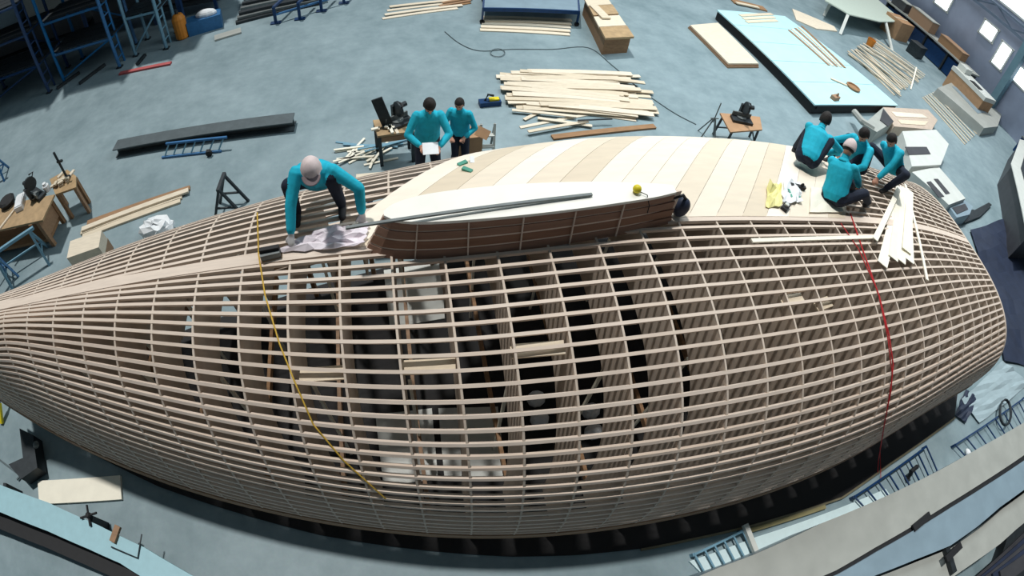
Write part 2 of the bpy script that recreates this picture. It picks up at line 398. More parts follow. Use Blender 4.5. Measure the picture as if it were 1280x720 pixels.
# ------------------------------------------------------------------ people
PK = 1.1
def ik(a, c, l1, l2, hint):
    l1 *= PK; l2 *= PK
    a = Vector(a); c = Vector(c); d = c-a; L = d.length; m = l1+l2-.002
    if L > m: c = a+d*(m/L); d = c-a; L = d.length
    x = (l1*l1-l2*l2+L*L)/(2*L); h = math.sqrt(max(l1*l1-x*x, 0)); u = d/L
    n = Vector(hint); n = n-u*n.dot(u); n.normalize()
    return a+u*x+n*h, c
def person(label, pelvis, neck, face, handL, handR, footL, footR, fwd, elbowL, elbowR, kneeL, kneeR, toeL=None, toeR=None, head='hair', gloves=False, mask=False, curl=.55, scale=1.0, hdir=None, ground=None):
    pelvis = Vector(pelvis); neck = Vector(neck); fwd = Vector(fwd).normalized(); face = Vector(face).normalized()
    up = (neck-pelvis).normalized(); right = fwd.cross(up).normalized(); fr = up.cross(right).normalized()
    base = Vector((pelvis.x, pelvis.y, ground if ground is not None else min(footL[2], footR[2])))
    root = thing('person', label, 'person', base)
    mb = MB(); segs = []                          # (a, b, ra, rb, tag)
    def ell(c, u, ru, v, rv, n=14): return [c+u*ru*math.cos(2*math.pi*j/n)+v*rv*math.sin(2*math.pi*j/n) for j in range(n)]
    def capsule(a, b, ra, rb, tagname, n=10, flat=None):
        ra *= PK; rb *= PK; a = Vector(a); b = Vector(b); d = (b-a).normalized(); t = Vector((0, 0, 1)) if abs(d.z) < .9 else Vector((1, 0, 0))
        u = d.cross(t).normalized() if flat is None else (flat-d*flat.dot(d)).normalized(); w = d.cross(u); fz = .55 if flat is not None else 1
        R = [ell(a-d*ra*.95, w, ra*.25, u, ra*.25*fz, n), ell(a-d*ra*.7, w, ra*.7, u, ra*.7*fz, n), ell(a, w, ra, u, ra*fz, n), ell(b, w, rb, u, rb*fz, n), ell(b+d*rb*.7, w, rb*.7, u, rb*.7*fz, n), ell(b+d*rb*.95, w, rb*.25, u, rb*.25*fz, n)]
        mb.loft(R); segs.append((a, b, ra, rb, tagname))
    P = lambda t, o=0: pelvis+(neck-pelvis)*t+fr*o
    T = [(-.20, .10, .08), (-.12, .165, .125), (.05, .185, .14), (.3, .175, .13), (.55, .182, .13), (.78, .195, .118), (.9, .15, .09), (1.0, .065, .06)]
    mb.loft([ell(P(t), right, a*scale*PK, fr, c*scale*PK, 16) for t, a, c in T])
    segs.append((P(-.22), P(-.12), .14, .14, 'pants')); segs.append((P(.02), P(.85), .165, .165, 'shirt'))
    hd = (up*.55+Vector((0, 0, 1))*.35+face*.32).normalized() if hdir is None else Vector(hdir).normalized()
    hc = neck+hd*.18
    capsule(neck-up*.03, neck+hd*.10, .058, .052, 'skin')
    hz_ = (hd-face*hd.dot(face)); hz_ = hz_.normalized() if hz_.length > .1 else Vector((0, 0, 1)); hx = face.cross(hz_).normalized(); hu = hx.cross(face).normalized()
    rings = []
    for i in range(11):                           # head: narrower jaw, fuller back of the skull
        t = -1+2*(.03+.94*i/10); rr = math.sqrt(max(1-t*t, 0)); jaw = 1-.22*max(0, -t)
        rings.append([hc+hu*t*.13+hx*rr*.083*jaw*math.cos(a)+face*(rr*.103*jaw*math.sin(a)+.012*max(0, -t)) for a in [2*math.pi*j/14 for j in range(14)]])
    mb.loft(rings); segs.append((hc-hu*.04, hc+hu*.04, .09, .09, 'skin'))
    capsule(hc+face*.098+hu*.005, hc+face*.114-hu*.025, .011, .015, 'skin', 8)
    for s in (-1, 1): capsule(hc+hx*s*.076+hu*.02, hc+hx*s*.08-hu*.022, .013, .011, 'skin', 8)
    def arm(sgn, hand, hint):
        sh = P(.86)+right*sgn*.175*scale; el, wr = ik(sh, hand, .29, .255, hint)
        capsule(sh, el, .066, .054, 'shirt'); capsule(el, el+(wr-el)*.85, .054, .044, 'shirt'); capsule(el+(wr-el)*.8, wr, .034, .03, 'glove' if gloves else 'skin')
        d = (wr-el).normalized(); pn = (Vector((0, 0, -1))+fwd*.2); pn = pn-d*pn.dot(d)
        pn = pn.normalized() if pn.length > .15 else (fr-d*fr.dot(d)).normalized()
        lat = d.cross(pn).normalized()*(-sgn)       # thumb side
        k = 'glove' if gloves else 'skin'; kn = wr+d*.085
        capsule(wr+d*.01, kn, .034, .04, k, 10, flat=pn)
        for i, (o, L) in enumerate(((.031, .068), (.0105, .078), (-.0105, .072), (-.031, .056))):
            a = kn+lat*o-d*.012; m1 = a+(d*math.cos(curl)+pn*math.sin(curl)+lat*o*3).normalized()*L*.55; e = m1+(d*math.cos(curl*2)+pn*math.sin(curl*2)+lat*o*2).normalized()*L*.45
            capsule(a, m1, .0098, .009, k, 7); capsule(m1, e, .009, .008, k, 7)
        a = wr+d*.03+lat*.028; m1 = a+(d*.65+lat*.75+pn*.25).normalized()*.042; e = m1+(d*.9+lat*.25+pn*.4).normalized()*.032
        capsule(a, m1, .0125, .011, k, 7); capsule(m1, e, .011, .009, k, 7)
    arm(-1, handL, elbowL); arm(1, handR, elbowR)
    def leg(sgn, foot, hint, toe):
        hip = pelvis+right*sgn*.095-up*.04; kn, an = ik(hip, Vector(foot)+Vector((0, 0, .085)), .43, .41, hint)
        capsule(hip, kn, .098, .068, 'pants'); capsule(kn, kn+(an-kn)*.35, .068, .066, 'pants'); capsule(kn+(an-kn)*.3, an, .066, .05, 'pants')
        t = Vector(toe) if toe is not None else Vector((fwd.x, fwd.y, 0)); t.normalize()
        capsule(an-Vector((0, 0, .045))-t*.045, an-Vector((0, 0, .05))+t*.15, .042, .036, 'shoe', 10)
    leg(-1, footL, kneeL, toeL); leg(1, footR, kneeR, toeR)
    tmp = bpy.data.meshes.new('tmp'); tmp.from_pydata([tuple(p-base) for p in mb.v], [], mb.f)
    bm = bmesh.new(); bm.from_mesh(tmp); bmesh.ops.recalc_face_normals(bm, faces=bm.faces); bm.to_mesh(tmp); bm.free()
    to = bpy.data.objects.new('tmp', tmp); COL.objects.link(to)
    md = to.modifiers.new('r', 'REMESH'); md.mode = 'VOXEL'; md.voxel_size = .0105; md.use_smooth_shade = True
    sm = to.modifiers.new('s', 'SMOOTH'); sm.factor = .5; sm.iterations = 2
    dg = bpy.context.evaluated_depsgraph_get(); me = bpy.data.meshes.new_from_object(to.evaluated_get(dg), depsgraph=dg)
    bpy.data.objects.remove(to); me.name = 'body'
    me.materials.clear(); names = ['shirt', 'pants', 'skin', 'shoe', 'glove']
    for m_ in (shirt, pants, skin, shoe, glove): me.materials.append(m_)
    n = len(me.polygons); c = np.empty(n*3); me.polygons.foreach_get('center', c); c = c.reshape(-1, 3)+np.array(base)
    best = np.full(n, 9.); idx = np.zeros(n, int)
    for a, b, ra, rb, tg in segs:
        a = np.array(a); b = np.array(b); ab = b-a; t = np.clip(((c-a)@ab)/(ab@ab+1e-9), 0, 1)
        d = np.linalg.norm(c-a-t[:, None]*ab, axis=1)-(ra+(rb-ra)*t); k = d < best; best[k] = d[k]; idx[k] = names.index(tg)
    me.polygons.foreach_set('material_index', idx.astype(np.int32)); me.polygons.foreach_set('use_smooth', np.ones(n, bool)); me.update()
    o = bpy.data.objects.new('body', me); COL.objects.link(o); o.parent = root; ORG[o.name] = base
    # face, hair or cap, mask: children
    for s in (-1, 1): MB().ellip(hc+face*.095+hx*s*.032+hu*.018, .011, .007, .007, 6, hx, face, hu).build('eye', black, root)
    if not mask: MB().bar(hc+face*.099-hu*.055-hx*.022, hc+face*.099-hu*.055+hx*.022, .006, .008, up=hu).build('mouth', mat('lips', (150, 86, 80), .6), root)
    def shell(name, m_, r, lo, back, front_lo):
        rings = []
        for i in range(9):
            t = lo+(.985-lo)*i/8; rr = math.sqrt(max(1-t*t, 0))
            ring = []
            for j in range(18):
                a = 2*math.pi*j/18; f = math.sin(a); tt = max(t, front_lo) if f > .1 else t; r2 = math.sqrt(max(1-tt*tt, 0))
                ring.append(hc+hu*tt*(.13+r)+hx*r2*(.083+r)*math.cos(a)+face*(r2*(.103+r)*f-back))
            rings.append(ring)
        return MB().loft(rings).build(name, m_, root, smooth=True)
    if head == 'hair': shell('hair', hairm, .012, -.35, .006, .38)
    else:
        shell('cap', capm, .018, -.12, .0, .2)
        bc = hc+hu*.045+face*.09
        MB().loft([[bc+hx*w*math.cos(a)+face*(l*math.sin(a))+hu*(z_-.03*math.sin(a)) for a in np.linspace(0, math.pi, 10)] for w, l, z_ in ((.083, .085, .006), (.088, .09, 0), (.083, .085, -.006))]).build('cap_brim', mat('cap_brim', (150, 132, 134), .85), root)
        shell('hair', hairm, .004, -.42, .004, .3)
    if mask: MB().loft([[hc+hu*(t)+hx*.07*w*math.cos(a)+face*(.10*w*abs(math.sin(a))+.012) for a in np.linspace(.15, math.pi-.15, 9)]+[hc+hu*(t)+hx*.064*w*math.cos(a)+face*(.092*w*abs(math.sin(a))+.006) for a in np.linspace(math.pi-.15, .15, 9)] for t, w in ((.0, 1.04), (-.03, 1.1), (-.06, 1.05), (-.095, .85))]).build('face_mask', clothw, root)
    # collar
    MB().loft([[neck+up*.012*k_+(right*math.cos(a)*(.078-.008*k_)+fr*math.sin(a)*(.074-.008*k_)) for a in [2*math.pi*j/14 for j in range(14)]] for k_ in (-2, 0, 2)]).build('collar', shirt, root, smooth=True)
    return root
V = Vector
# worker crouching on the battens, cap and mask, leaning towards the keel fin
g = lambda x, y, d=.012: V((x, y, hz(x, y)+d))
fL, fR = g(-.66, 3.88), g(-1.14, 3.86)
person('crouching worker in teal shirt, pale cap and mask, reaching over the open battens', (-.9, 4.12, hz(-.93, 4.1)+.34), (-.85, 3.78, hz(-.93, 3.9)+.68), (.05, -.92, -.38),
       g(-.44, 3.66, .12), g(-1.16, 3.40, .08), fL, fR, (.05, -1, 0), (1, 0, .4), (-1, 0, .5), (.35, -1, .6), (-.35, -1, .6), head='cap', gloves=True, mask=True)
# worker standing behind the hull on a low staging, looking down at a sheet of paper
stg = 1.20
person('dark-haired worker in teal shirt standing on staging behind the hull, reading a white sheet', (.40, 6.42, stg+.95), (.42, 6.32, stg+1.48), (.05, -.75, -.62),
       (.54, 5.96, stg+1.08), (.28, 5.98, stg+1.1), (.52, 6.45, stg), (.28, 6.42, stg), (0, -1, 0), (1, .3, -.4), (-1, .3, -.4), (.1, -1, .1), (-.1, -1, .1), mask=False, curl=.9)
one('paper_sheet', MB().sheet([[V((.30+.23*i, 5.80+.1*j, stg+1.09+.03*j)) for j in range(3)] for i in range(2)], .006), clothw, 'white paper sheet held by the worker behind the hull', 'paper')
st = thing('staging', 'low trestle staging with plank deck hidden behind the hull', 'scaffold', (.5, 6.5, 0))
for i in range(3): MB().box((.5, 6.25+.2*i, stg-.025), (2.6, .19, .05)).build('deck_plank', pale_w, st)
for x in (-.6, 1.6):
    for y in (6.2, 6.72): MB().box((x, y, (stg-.05)/2), (.05, .05, stg-.05)).build('leg', blue_s, st)
    MB().box((x, 6.46, stg-.08), (.05, .6, .05)).build('bearer', blue_s, st)
# worker on the floor behind
q = fl(577, 124, 1.68); x, y = q.x, q.y
person('smaller teal-shirted worker standing on the floor beside a brown carton, hands at waist', (x, y+.05, .93), (x-.02, y, 1.45), (-.35, -.9, -.2),
       (x+.05, y-.28, .98), (x-.2, y-.2, .95), (x+.1, y+.05, 0), (x-.12, y, 0), (-.4, -1, 0), (1, .2, -.5), (-1, .4, -.5), (0, -1, .1), (0, -1, .1), curl=.9)
# four workers on the after end of the bottom
fw = V((.62, .62, 0))
person('dark-haired worker squatting on the veneer edge with back turned, in teal shirt', (5.55, 4.38, hz(5.55, 4.38)+.22), (5.86, 4.68, hz(5.8, 4.7)+.60), (.75, .55, -.35),
       g(6.22, 4.82, .2), g(6.2, 4.6, .2), g(5.82, 4.9), g(5.98, 4.6), fw, (-.2, .8, .3), (.6, -.6, .3), (.5, .6, .8), (.7, .3, .8))
person('seated worker in bright teal shirt and white cap, legs over the battens', (5.54, 3.62, hz(5.54, 3.62)+.15), (5.62, 3.86, hz(5.62, 3.86)+.60), (.75, .3, -.6),
       g(6.2, 4.04, .22), g(6.2, 3.74, .2), g(6.3, 3.92), g(6.38, 3.6), (.9, .35, 0), (-.1, 1, .2), (.3, -1, .1), (.3, .2, 1), (.3, -.2, 1), head='cap')
person('dark-haired worker between two others, sitting bent forward over the battens in teal', (6.92, 4.48, hz(6.92, 4.48)+.18), (6.62, 4.44, hz(6.65, 4.44)+.66), (-.7, -.35, -.6),
       g(6.38, 4.2, .15), g(6.45, 4.55, .2), g(6.4, 4.32), g(6.5, 4.72), (-.95, -.25, 0), (-.2, -1, .2), (-.2, 1, .2), (-.3, -.2, 1), (-.3, .3, 1))
person('dark-haired worker kneeling at the hull end, one arm back, teal shirt and jeans', (7.74, 4.34, hz(7.74, 4.34)+.40), (7.38, 4.40, hz(7.4, 4.40)+.74), (-.75, -.4, -.55),
       g(7.1, 4.12, .14), g(8.05, 4.12, .35), g(7.42, 4.05), g(7.62, 4.75), (-.95, -.2, 0), (-.3, -1, .2), (.5, -1, .3), (-.6, -.7, .5), (-.6, .5, .5))

# ------------------------------------------------------------------ timber lying about
def mean(tp):
    m_ = sum((Vector(p) for p in tp), Vector((0, 0, 0)))/len(tp); return Vector((m_.x, m_.y, 0))
def plank(a, b, w, h, m, label, cat='plank', group=None, name='plank'):
    return one(name, MB().bar(a, b, w, h), m, label, cat, group)
def lay(p0, p1, z, w, h, m, label, group=None, name='plank', cat='plank'):
    a = fl(*p0, z); b = fl(*p1, z); a.z = b.z = z+h/2; return plank(a, b, w, h, m, label, cat, group, name)
# fanned pile behind the hull
rs = random.Random(3)
a0 = fl(632, 118); a1 = fl(812, 128); dx = (a1-a0).normalized(); dy = V((-dx.y, dx.x, 0))
for i in range(60):
    lay_n = i//12; t = (i % 12)/11
    c = (a0+a1)/2+dx*rs.uniform(-.5, .5)+dy*((t-.5)*1.75+.18+rs.uniform(-.05, .05)); ang = rs.gauss(0, .075)+(t-.5)*.12
    L_ = rs.uniform(2.6, 3.3); d = (dx*math.cos(ang)+dy*math.sin(ang)); z = .012+lay_n*.028
    plank(c-d*L_/2+V((0, 0, z)), c+d*L_/2+V((0, 0, z+rs.uniform(0, .01))), rs.uniform(.13, .21), .022, pale_w, 'pale thin plank in the wide fanned pile on the floor behind the hull', group='fanned plank pile')
for i, (p, q_) in enumerate((((650, 160), (755, 140)), ((655, 150), (700, 128)), ((672, 148), (740, 158)), ((640, 138), (720, 146)), ((660, 165), (735, 152)))):
    lay(p, q_, .0+.024*i, .09, .022, pale_w, 'pale plank slipped loose in front of the fanned plank pile', 'loose planks before the pile')
lay((690, 173), (818, 159), 0, .16, .05, brown_w, 'single long brown strip lying between plank pile and hull')
lay((722, 151), (765, 149), .15, .04, .02, dark_s, 'short dark steel bar lying on the fanned plank pile', name='steel_bar', cat='bar')
for i in range(4): lay((478+i*3, 24-i*5), (572+i*6, 11-i*4), .03*(i % 2), .14, .03, pale_w, 'pale plank in the loose bundle on the open floor far behind the hull', 'far loose bundle')
for i in range(3): lay((545+i*4, 12-i*4), (588, 4-i*3), .0+.04*i, .12, .03, brown_w, 'darker short board beside the far loose bundle of planks', 'darker far boards')
for i in range(5): lay((600+i, 38-i*4), (712+i*.6, 44-i*4.5), .035*(i % 2), .17, .035, pale_w, 'pale plank in the neat row beside the far wooden bench', 'neat plank row')
for i, (p, q_, z) in enumerate((((102, 292), (228, 247), 0), ((103, 288), (236, 239), .05), ((110, 280), (238, 236), .0), ((104, 297), (226, 252), .0))):
    lay(p, q_, z, .13, .05, pale_w if i % 2 else brown_w if i == 2 else pale_w, 'long plank in the small stack left of the bow', 'planks left of the bow')
for i in range(16):
    c = fl(rs.uniform(425, 485), rs.uniform(182, 205)); an = rs.uniform(-.3, 1.6); d = V((math.cos(an), math.sin(an), 0))*rs.uniform(.15, .4)
    plank(c-d+V((0, 0, .02+.022*(i % 3))), c+d+V((0, 0, .02+.022*(i % 3))), .05, .02, white_t, 'pale offcut in the scrap heap on the floor by the saw bench', 'offcut', 'scrap heap', 'offcut')
for i in range(5): lay((420+i*9, 178+i*3), (490+i*7, 188-i*4), .0+.024*i, .05, .022, teal_s, 'thin blue-grey rod lying by the offcut heap', 'rods by the offcuts', 'rod', 'rod')
# lumber bundle and sticks right of the big pale table
for i in range(26):
    t = i % 9; z = (i//9)*.05
    lay((1062+t*3.6+rs.uniform(-3, 3), 66-t*2.2+rs.uniform(-2, 2)), (1122+t*4+rs.uniform(-7, 7), 119-t*3.2+rs.uniform(-4, 4)), z, .09, .045, pale_w, 'pale stick in the big lumber bundle beside the pale blue table', 'big lumber bundle')
plank(fl(1138, 112)+V((0, 0, .03)), fl(1140, 94)+V((0, 0, .5)), .07, .03, white_t, 'short white stick propped on the end of the lumber bundle')
for i in range(7): lay((1153+i*2.5, 122-i*1.2), (1206+i*2.4, 181-i*2.2), .04*(i % 2), .08, .04, pale_w, 'long yellowish stick in the narrow row beside the grey mould', 'narrow stick row')
# planks and battens lying on the hull
for i, (p, q_) in enumerate((((1123, 240), (1100, 333)), ((1124, 239), (1113, 326)), ((1127, 240), (1122, 330)), ((1130, 242), (1132, 330)), ((1134, 244), (1128, 318)), ((1120, 243), (1088, 305)))):
    a = hp(*p, .06+.012*i); b = hp(*q_, .05+.012*i); plank(a, b, .17 if i < 5 else .09, .012, white_t, 'white thin plank in the fan lying over the after battens', group='white plank fan on the hull')
plank(hp(1128, 238, .13), hp(1156, 352, .05), .05, .02, white_t, 'single narrow white stick beside the white plank fan')
plank(hp(938, 303, .03), hp(1094, 299, .05), .055, .022, white_t, 'long white batten resting along the battens ahead of the plank fan')
for i, (p, q_) in enumerate((((640, 437), (708, 432)), ((500, 458), (570, 455)), ((372, 468), (430, 464)), ((1025, 380), (1042, 374)), ((982, 374), (1008, 370)))):
    a = hp(*p, -.09); b = hp(*q_, -.07); plank(a, b, .14, .02, pale_w, 'short board wedged inside the hull between the frames', group='boards wedged inside the hull')
# long batten on the fin and the small things around it
fz = lambda px, py, z: fl(px, py, z)
a = fl(432, 285, 3.76); b = fl(740, 243, 3.80); plank(a, b, .03, .02, gray_s, 'thin grey batten lying along the white keel fin top', 'batten', name='batten_strip')
c = V((2.2, HYC-.02, fin_top(2.2)+.022)); t_ = thing('tape_ball', 'yellow ball with dangling cord on the keel fin', 'ball', c)
MB().ellip(c+V((0, 0, .045)), .045, .045, .045, 10).build('ball', yellow, t_, smooth=True)
MB().tube([c+V((.02, -.02, .03)), c+V((.09, -.07, .025)), c+V((.14, -.10, -.1)), c+V((.15, -.1, -.2))], .005).build('cord', black, t_)
c = V((2.78, HYC, hz(2.78, HYC)+.17)); t_ = thing('cloth_bag', 'black rubber pouch hanging on the after end of the keel fin', 'pouch', c-V((0, 0, .15)))
MB().ellip(c+V((.06, .02, -.02)), .10, .08, .13, 10).build('pouch_body', darknavy, t_, smooth=True)
MB().tube([c+V((-.12, -.02, .16)), c+V((0, 0, .18)), c+V((.07, .02, .10))], .018).build('strap', black, t_)
# crumpled plastic and papers at the fore end of the fin
def crumple(name, pts, z_of, m, label, cat, amp=.03, n=8, thick=.006, seed=1):
    r = random.Random(seed); p00, p10, p11, p01 = [Vector(p) for p in pts]
    grid = []
    for i in range(n+1):
        row = []
        for j in range(n+1):
            u = i/n; v_ = j/n; P_ = (p00*(1-u)*(1-v_)+p10*u*(1-v_)+p11*u*v_+p01*(1-u)*v_)
            row.append(P_+V((r.uniform(-1, 1)*amp*.5, r.uniform(-1, 1)*amp*.5, abs(r.gauss(0, amp))+thick+.004)))
        grid.append(row)
    return one(name, MB().sheet(grid, thick), m, label, cat, smooth=False)
crumple('plastic_sheet', [hp(345, 318, .02), hp(455, 313, .02), hp(462, 284, .03), hp(400, 290, .02)], None, mat('plastic_film', (236, 226, 232), .35, .06, 4), 'crumpled white plastic sheet on the battens before the keel fin', 'sheet', .035, 9)
crumple('paper_wrap', [hp(955, 262, .02), hp(975, 262, .02), hp(975, 233, .02), hp(957, 232, .02)], None, mat('yellow_paper', (240, 232, 160), .7), 'yellowish crumpled paper on the veneer near the capped worker', 'paper', .03, 5, seed=2)
crumple('paper_wrap', [hp(976, 256, .02), hp(1000, 256, .02), hp(998, 230, .02), hp(978, 230, .02)], None, clothw, 'white and green wrapper paper on the veneer', 'paper', .03, 5, seed=3)
for i, (p, q_) in enumerate((((984, 240), (988, 250)), ((992, 242), (998, 250)))): plank(hp(*p, .05), hp(*q_, .05), .03, .008, green, 'small green strip on the white wrapper paper', 'strip', 'green strips', 'strip')
c = hp(980, 262, .03); t_ = thing('tape_dispenser', 'black tape cutter on the veneer beside the papers', 'tool', c)
MB().box(c+V((0, 0, .02)), (.16, .09, .04), .6).build('tool_body', black, t_); MB().lathe(c+V((0, 0, .042)), [(.03, 0), (.03, .03), (.012, .032)], 10).build('roll', gelwhite, t_)
c = hp(995, 236, .03); one('hand_plane', MB().bar(c+V((-.12, .02, .02)), c+V((.12, -.04, .02)), .05, .05).ellip(c+V((.06, -.02, .06)), .03, .02, .03, 6), black, 'small dark hand plane on the veneer edge', 'tool')
crumple('veneer_sheet', [hp(1010, 268, .03), hp(1052, 268, .03), hp(1045, 240, .03), hp(1012, 236, .03)], None, white_t, 'cream veneer sheet under the seated worker, laid on the hull', 'sheet', .006, 4, seed=5)
for i, (px, py) in enumerate(((578, 207), (590, 203), (584, 215))):
    c = hp(px, py, .02); one('clip', MB().box(c+V((0, 0, .01)), (.12, .05, .03), .5+i), green if i % 2 == 0 else clothw, ('green clip' if i % 2 == 0 else 'white tag')+' lying on the veneer near its forward edge', 'clip', 'clips on the veneer' if i % 2 == 0 else None)
c = hp(340, 322, .02); t_ = thing('sander', 'grey power sander on the battens by the crouching worker', 'tool', c)
MB().box(c+V((0, 0, .045)), (.2, .1, .07), .15).build('sander_body', gray_s, t_); MB().bar(c+V((-.1, 0, .1)), c+V((.1, .02, .1)), .045, .04).build('handle', black, t_); MB().box(c+V((0, 0, .006)), (.22, .11, .012), .15).build('pad', brown_w, t_)
# straps and cords over the hull
def over(pts, lift=.02, sub=6):
    out = []
    for i in range(len(pts)-1):
        for s_ in range(sub):
            t = s_/sub; out.append(hp(pts[i][0]*(1-t)+pts[i+1][0]*t, pts[i][1]*(1-t)+pts[i+1][1]*t, lift))
    out.append(hp(*pts[-1], lift)); return [p for p in out if p is not None]
one('strap', MB().tube(over([(322, 268), (324, 320), (332, 370), (350, 430), (368, 475), (392, 530), (430, 575), (482, 622)]), .008, 5), strapy, 'yellow strap draped down over the forward battens', 'strap')
r1 = over([(1062, 268), (1078, 315), (1098, 372), (1110, 420), (1115, 455), (1112, 490), (1104, 530)]); r2 = over([(1050, 280), (1072, 312), (1096, 365), (1108, 420), (1114, 470), (1106, 520)])
one('cord', MB().tube(r1+[fl(1098, 575, .3), fl(1097, 592, .02)], .010, 5), redc, 'red cord hanging down over the after battens to the floor', 'cord')
one('cord', MB().tube(r2+[fl(1100, 560, .25), fl(1101, 600, .02)], .007, 5), redc, 'second thinner red cord alongside the hanging red cord', 'cord')
pc = [fl(*p)+V((0, 0, .012)) for p in ((556, 40), (575, 55), (600, 64), (640, 62), (690, 62), (735, 60), (765, 82), (800, 112), (840, 140), (870, 156))]
sp = []
for i in range(len(pc)-1):
    p0, p1, p2, p3 = pc[max(i-1, 0)], pc[i], pc[i+1], pc[min(i+2, len(pc)-1)]
    for s_ in range(6): t = s_/6; sp.append(.5*((2*p1)+(p2-p0)*t+(2*p0-5*p1+4*p2-p3)*t*t+(3*p1-p0-3*p2+p3)*t**3))
one('floor_cable', MB().tube(sp+[pc[-1]], .014, 5), cable, 'long grey power cable snaking over the floor from the bench to the tripod', 'cable')
lp = [fl(622+9*math.cos(a), 67+5*math.sin(a))+V((0, 0, .03)) for a in np.linspace(0, 6.2, 14)]; one('cable_loop', MB().tube(lp, .012, 5), cable, 'small loop of grey cable on the open floor', 'cable')

# ------------------------------------------------------------------ benches, saws and trestles
def legs(t, pts, z, w, m, name='leg'):
    for p in pts: MB().box((p[0], p[1], z/2), (w, w, z)).build(name, m, t)
def mitre_saw(base, yaw, label, s=1.0):
    t = thing('mitre_saw', label, 'saw', base); X = V((math.cos(yaw), math.sin(yaw), 0)); Y = V((-X.y, X.x, 0)); Z = V((0, 0, 1)); b = Vector(base)
    MB().obox(b+Z*.03*s, X, Y, Z, .5*s, .22*s, .06*s).build('saw_base', dark_s, t)
    MB().lathe(b+Y*.08*s+Z*.062*s, [(.12*s, 0), (.12*s, .02*s)], 14).build('turntable', gray_s, t)
    MB().obox(b+Y*.10*s+Z*.12*s, X, Y, Z, .46*s, .03*s, .1*s).build('fence', gray_s, t)
    MB().bar(b+Y*.16*s+Z*.05*s, b+Y*.18*s+Z*.34*s, .08*s, .1*s, up=X).build('arm', dark_s, t)
    MB().lathe(b+Y*.02*s+Z*.34*s-X*.02*s, [(.15*s, 0), (.15*s, .05*s)], 18, axis=X).build('blade_guard', dark_s, t)
    MB().lathe(b+Y*.02*s+Z*.34*s+X*.032*s, [(.085*s, 0), (.085*s, .012*s), (.03*s, .02*s)], 16, axis=X).build('blade', gray_s, t)
    MB().tube([b+Y*.08*s+Z*.34*s+X*.05*s, b+Y*.08*s+Z*.36*s+X*.2*s], .05*s, 10).build('motor', dark_s, t)
    MB().tube([b-Y*.08*s+Z*.42*s, b-Y*.16*s+Z*.5*s, b-Y*.05*s+Z*.52*s], .018*s, 6).build('handle', black, t)
    return t
# saw table behind the hull
zt = .68; tp = xy((900, 141), (950, 146), (953, 162), (913, 165), z=zt)
t_ = thing('saw_table', 'small folding table with red-brown top carrying the mitre saw behind the hull', 'table', fl(925, 170))
MB().prism(tp, zt-.04, zt).build('table_top', card, t_)
cen = mean(tp)
for p in tp:
    q_ = cen+(Vector(p)-cen)*.92; MB().bar((q_.x, q_.y, 0), (cen.x+(q_.x-cen.x)*.9, cen.y+(q_.y-cen.y)*.9, zt-.04), .045, .045).build('leg', dark_s, t_)
for i, j in ((0, 1), (2, 3), (1, 2)): a, b = [cen+(Vector(tp[k_])-cen)*.9 for k_ in (i, j)]; MB().bar((a.x, a.y, .25), (b.x, b.y, .25), .03, .03).build('rail', dark_s, t_)
mitre_saw((cen.x-.05, cen.y+.05, zt), -.2, 'dark mitre saw standing on the small folding table', 1.15)
# tripod beside it
c = fl(883, 172); t_ = thing('tripod', 'thin grey steel tripod stand beside the saw table', 'stand', c)
for i in range(4): a = i*math.pi/2+.4; MB().tube([c+V((.3*math.cos(a), .3*math.sin(a), 0)), c+V((.03*math.cos(a), .03*math.sin(a), .62))], .018, 6).build('leg', gray_s, t_)
MB().tube([c+V((0, 0, .5)), c+V((0, 0, 1.1))], .015, 6).build('mast', gray_s, t_); MB().tube([c+V((-.12, 0, .62)), c+V((.12, 0, .62))], .015, 6).build('cross_bar', gray_s, t_)
# saw bench left of the standing worker
zt = .8; tp = xy((466, 150), (512, 146), (518, 164), (472, 170), z=zt); cen = mean(tp)
t_ = thing('saw_bench', 'cluttered plywood saw bench with dark frame left of the standing worker', 'bench', (cen.x, cen.y, 0))
MB().prism(tp, zt-.05, zt).build('bench_top', ply_t, t_)
for p in tp: q_ = cen+(Vector(p)-cen)*.9; MB().box((q_.x, q_.y, (zt-.05)/2), (.07, .07, zt-.05)).build('leg', dark_s, t_)
for i in range(4): a, b = [cen+(Vector(tp[k_ % 4])-cen)*.9 for k_ in (i, i+1)]; MB().bar((a.x, a.y, zt-.12), (b.x, b.y, zt-.12), .05, .12).build('apron', brown_w, t_)
mitre_saw((cen.x+.12, cen.y+.02, zt), .5, 'dark mitre saw on the cluttered saw bench', 1.1)
a = cen+V((-.12, .0, zt)); one('saw_guide', MB().bar(a+V((0, 0, .05)), a+V((-.18, .1, .62)), .22, .05, up=(0, 1, 0)).box(a+V((0, 0, .03)), (.2, .2, .06)), dark_s, 'dark upright saw guide rising from the cluttered saw bench', 'guide')
for i in range(9): c = cen+V((rs.uniform(-.4, .1), rs.uniform(-.22, .05), zt+.02+.03*(i % 2))); one('offcut', MB().box(c, (rs.uniform(.1, .28), .06, .035), rs.uniform(0, 3)), white_t if i % 2 else pale_w, 'pale offcut lying on the cluttered saw bench', 'offcut', 'offcuts on the saw bench')
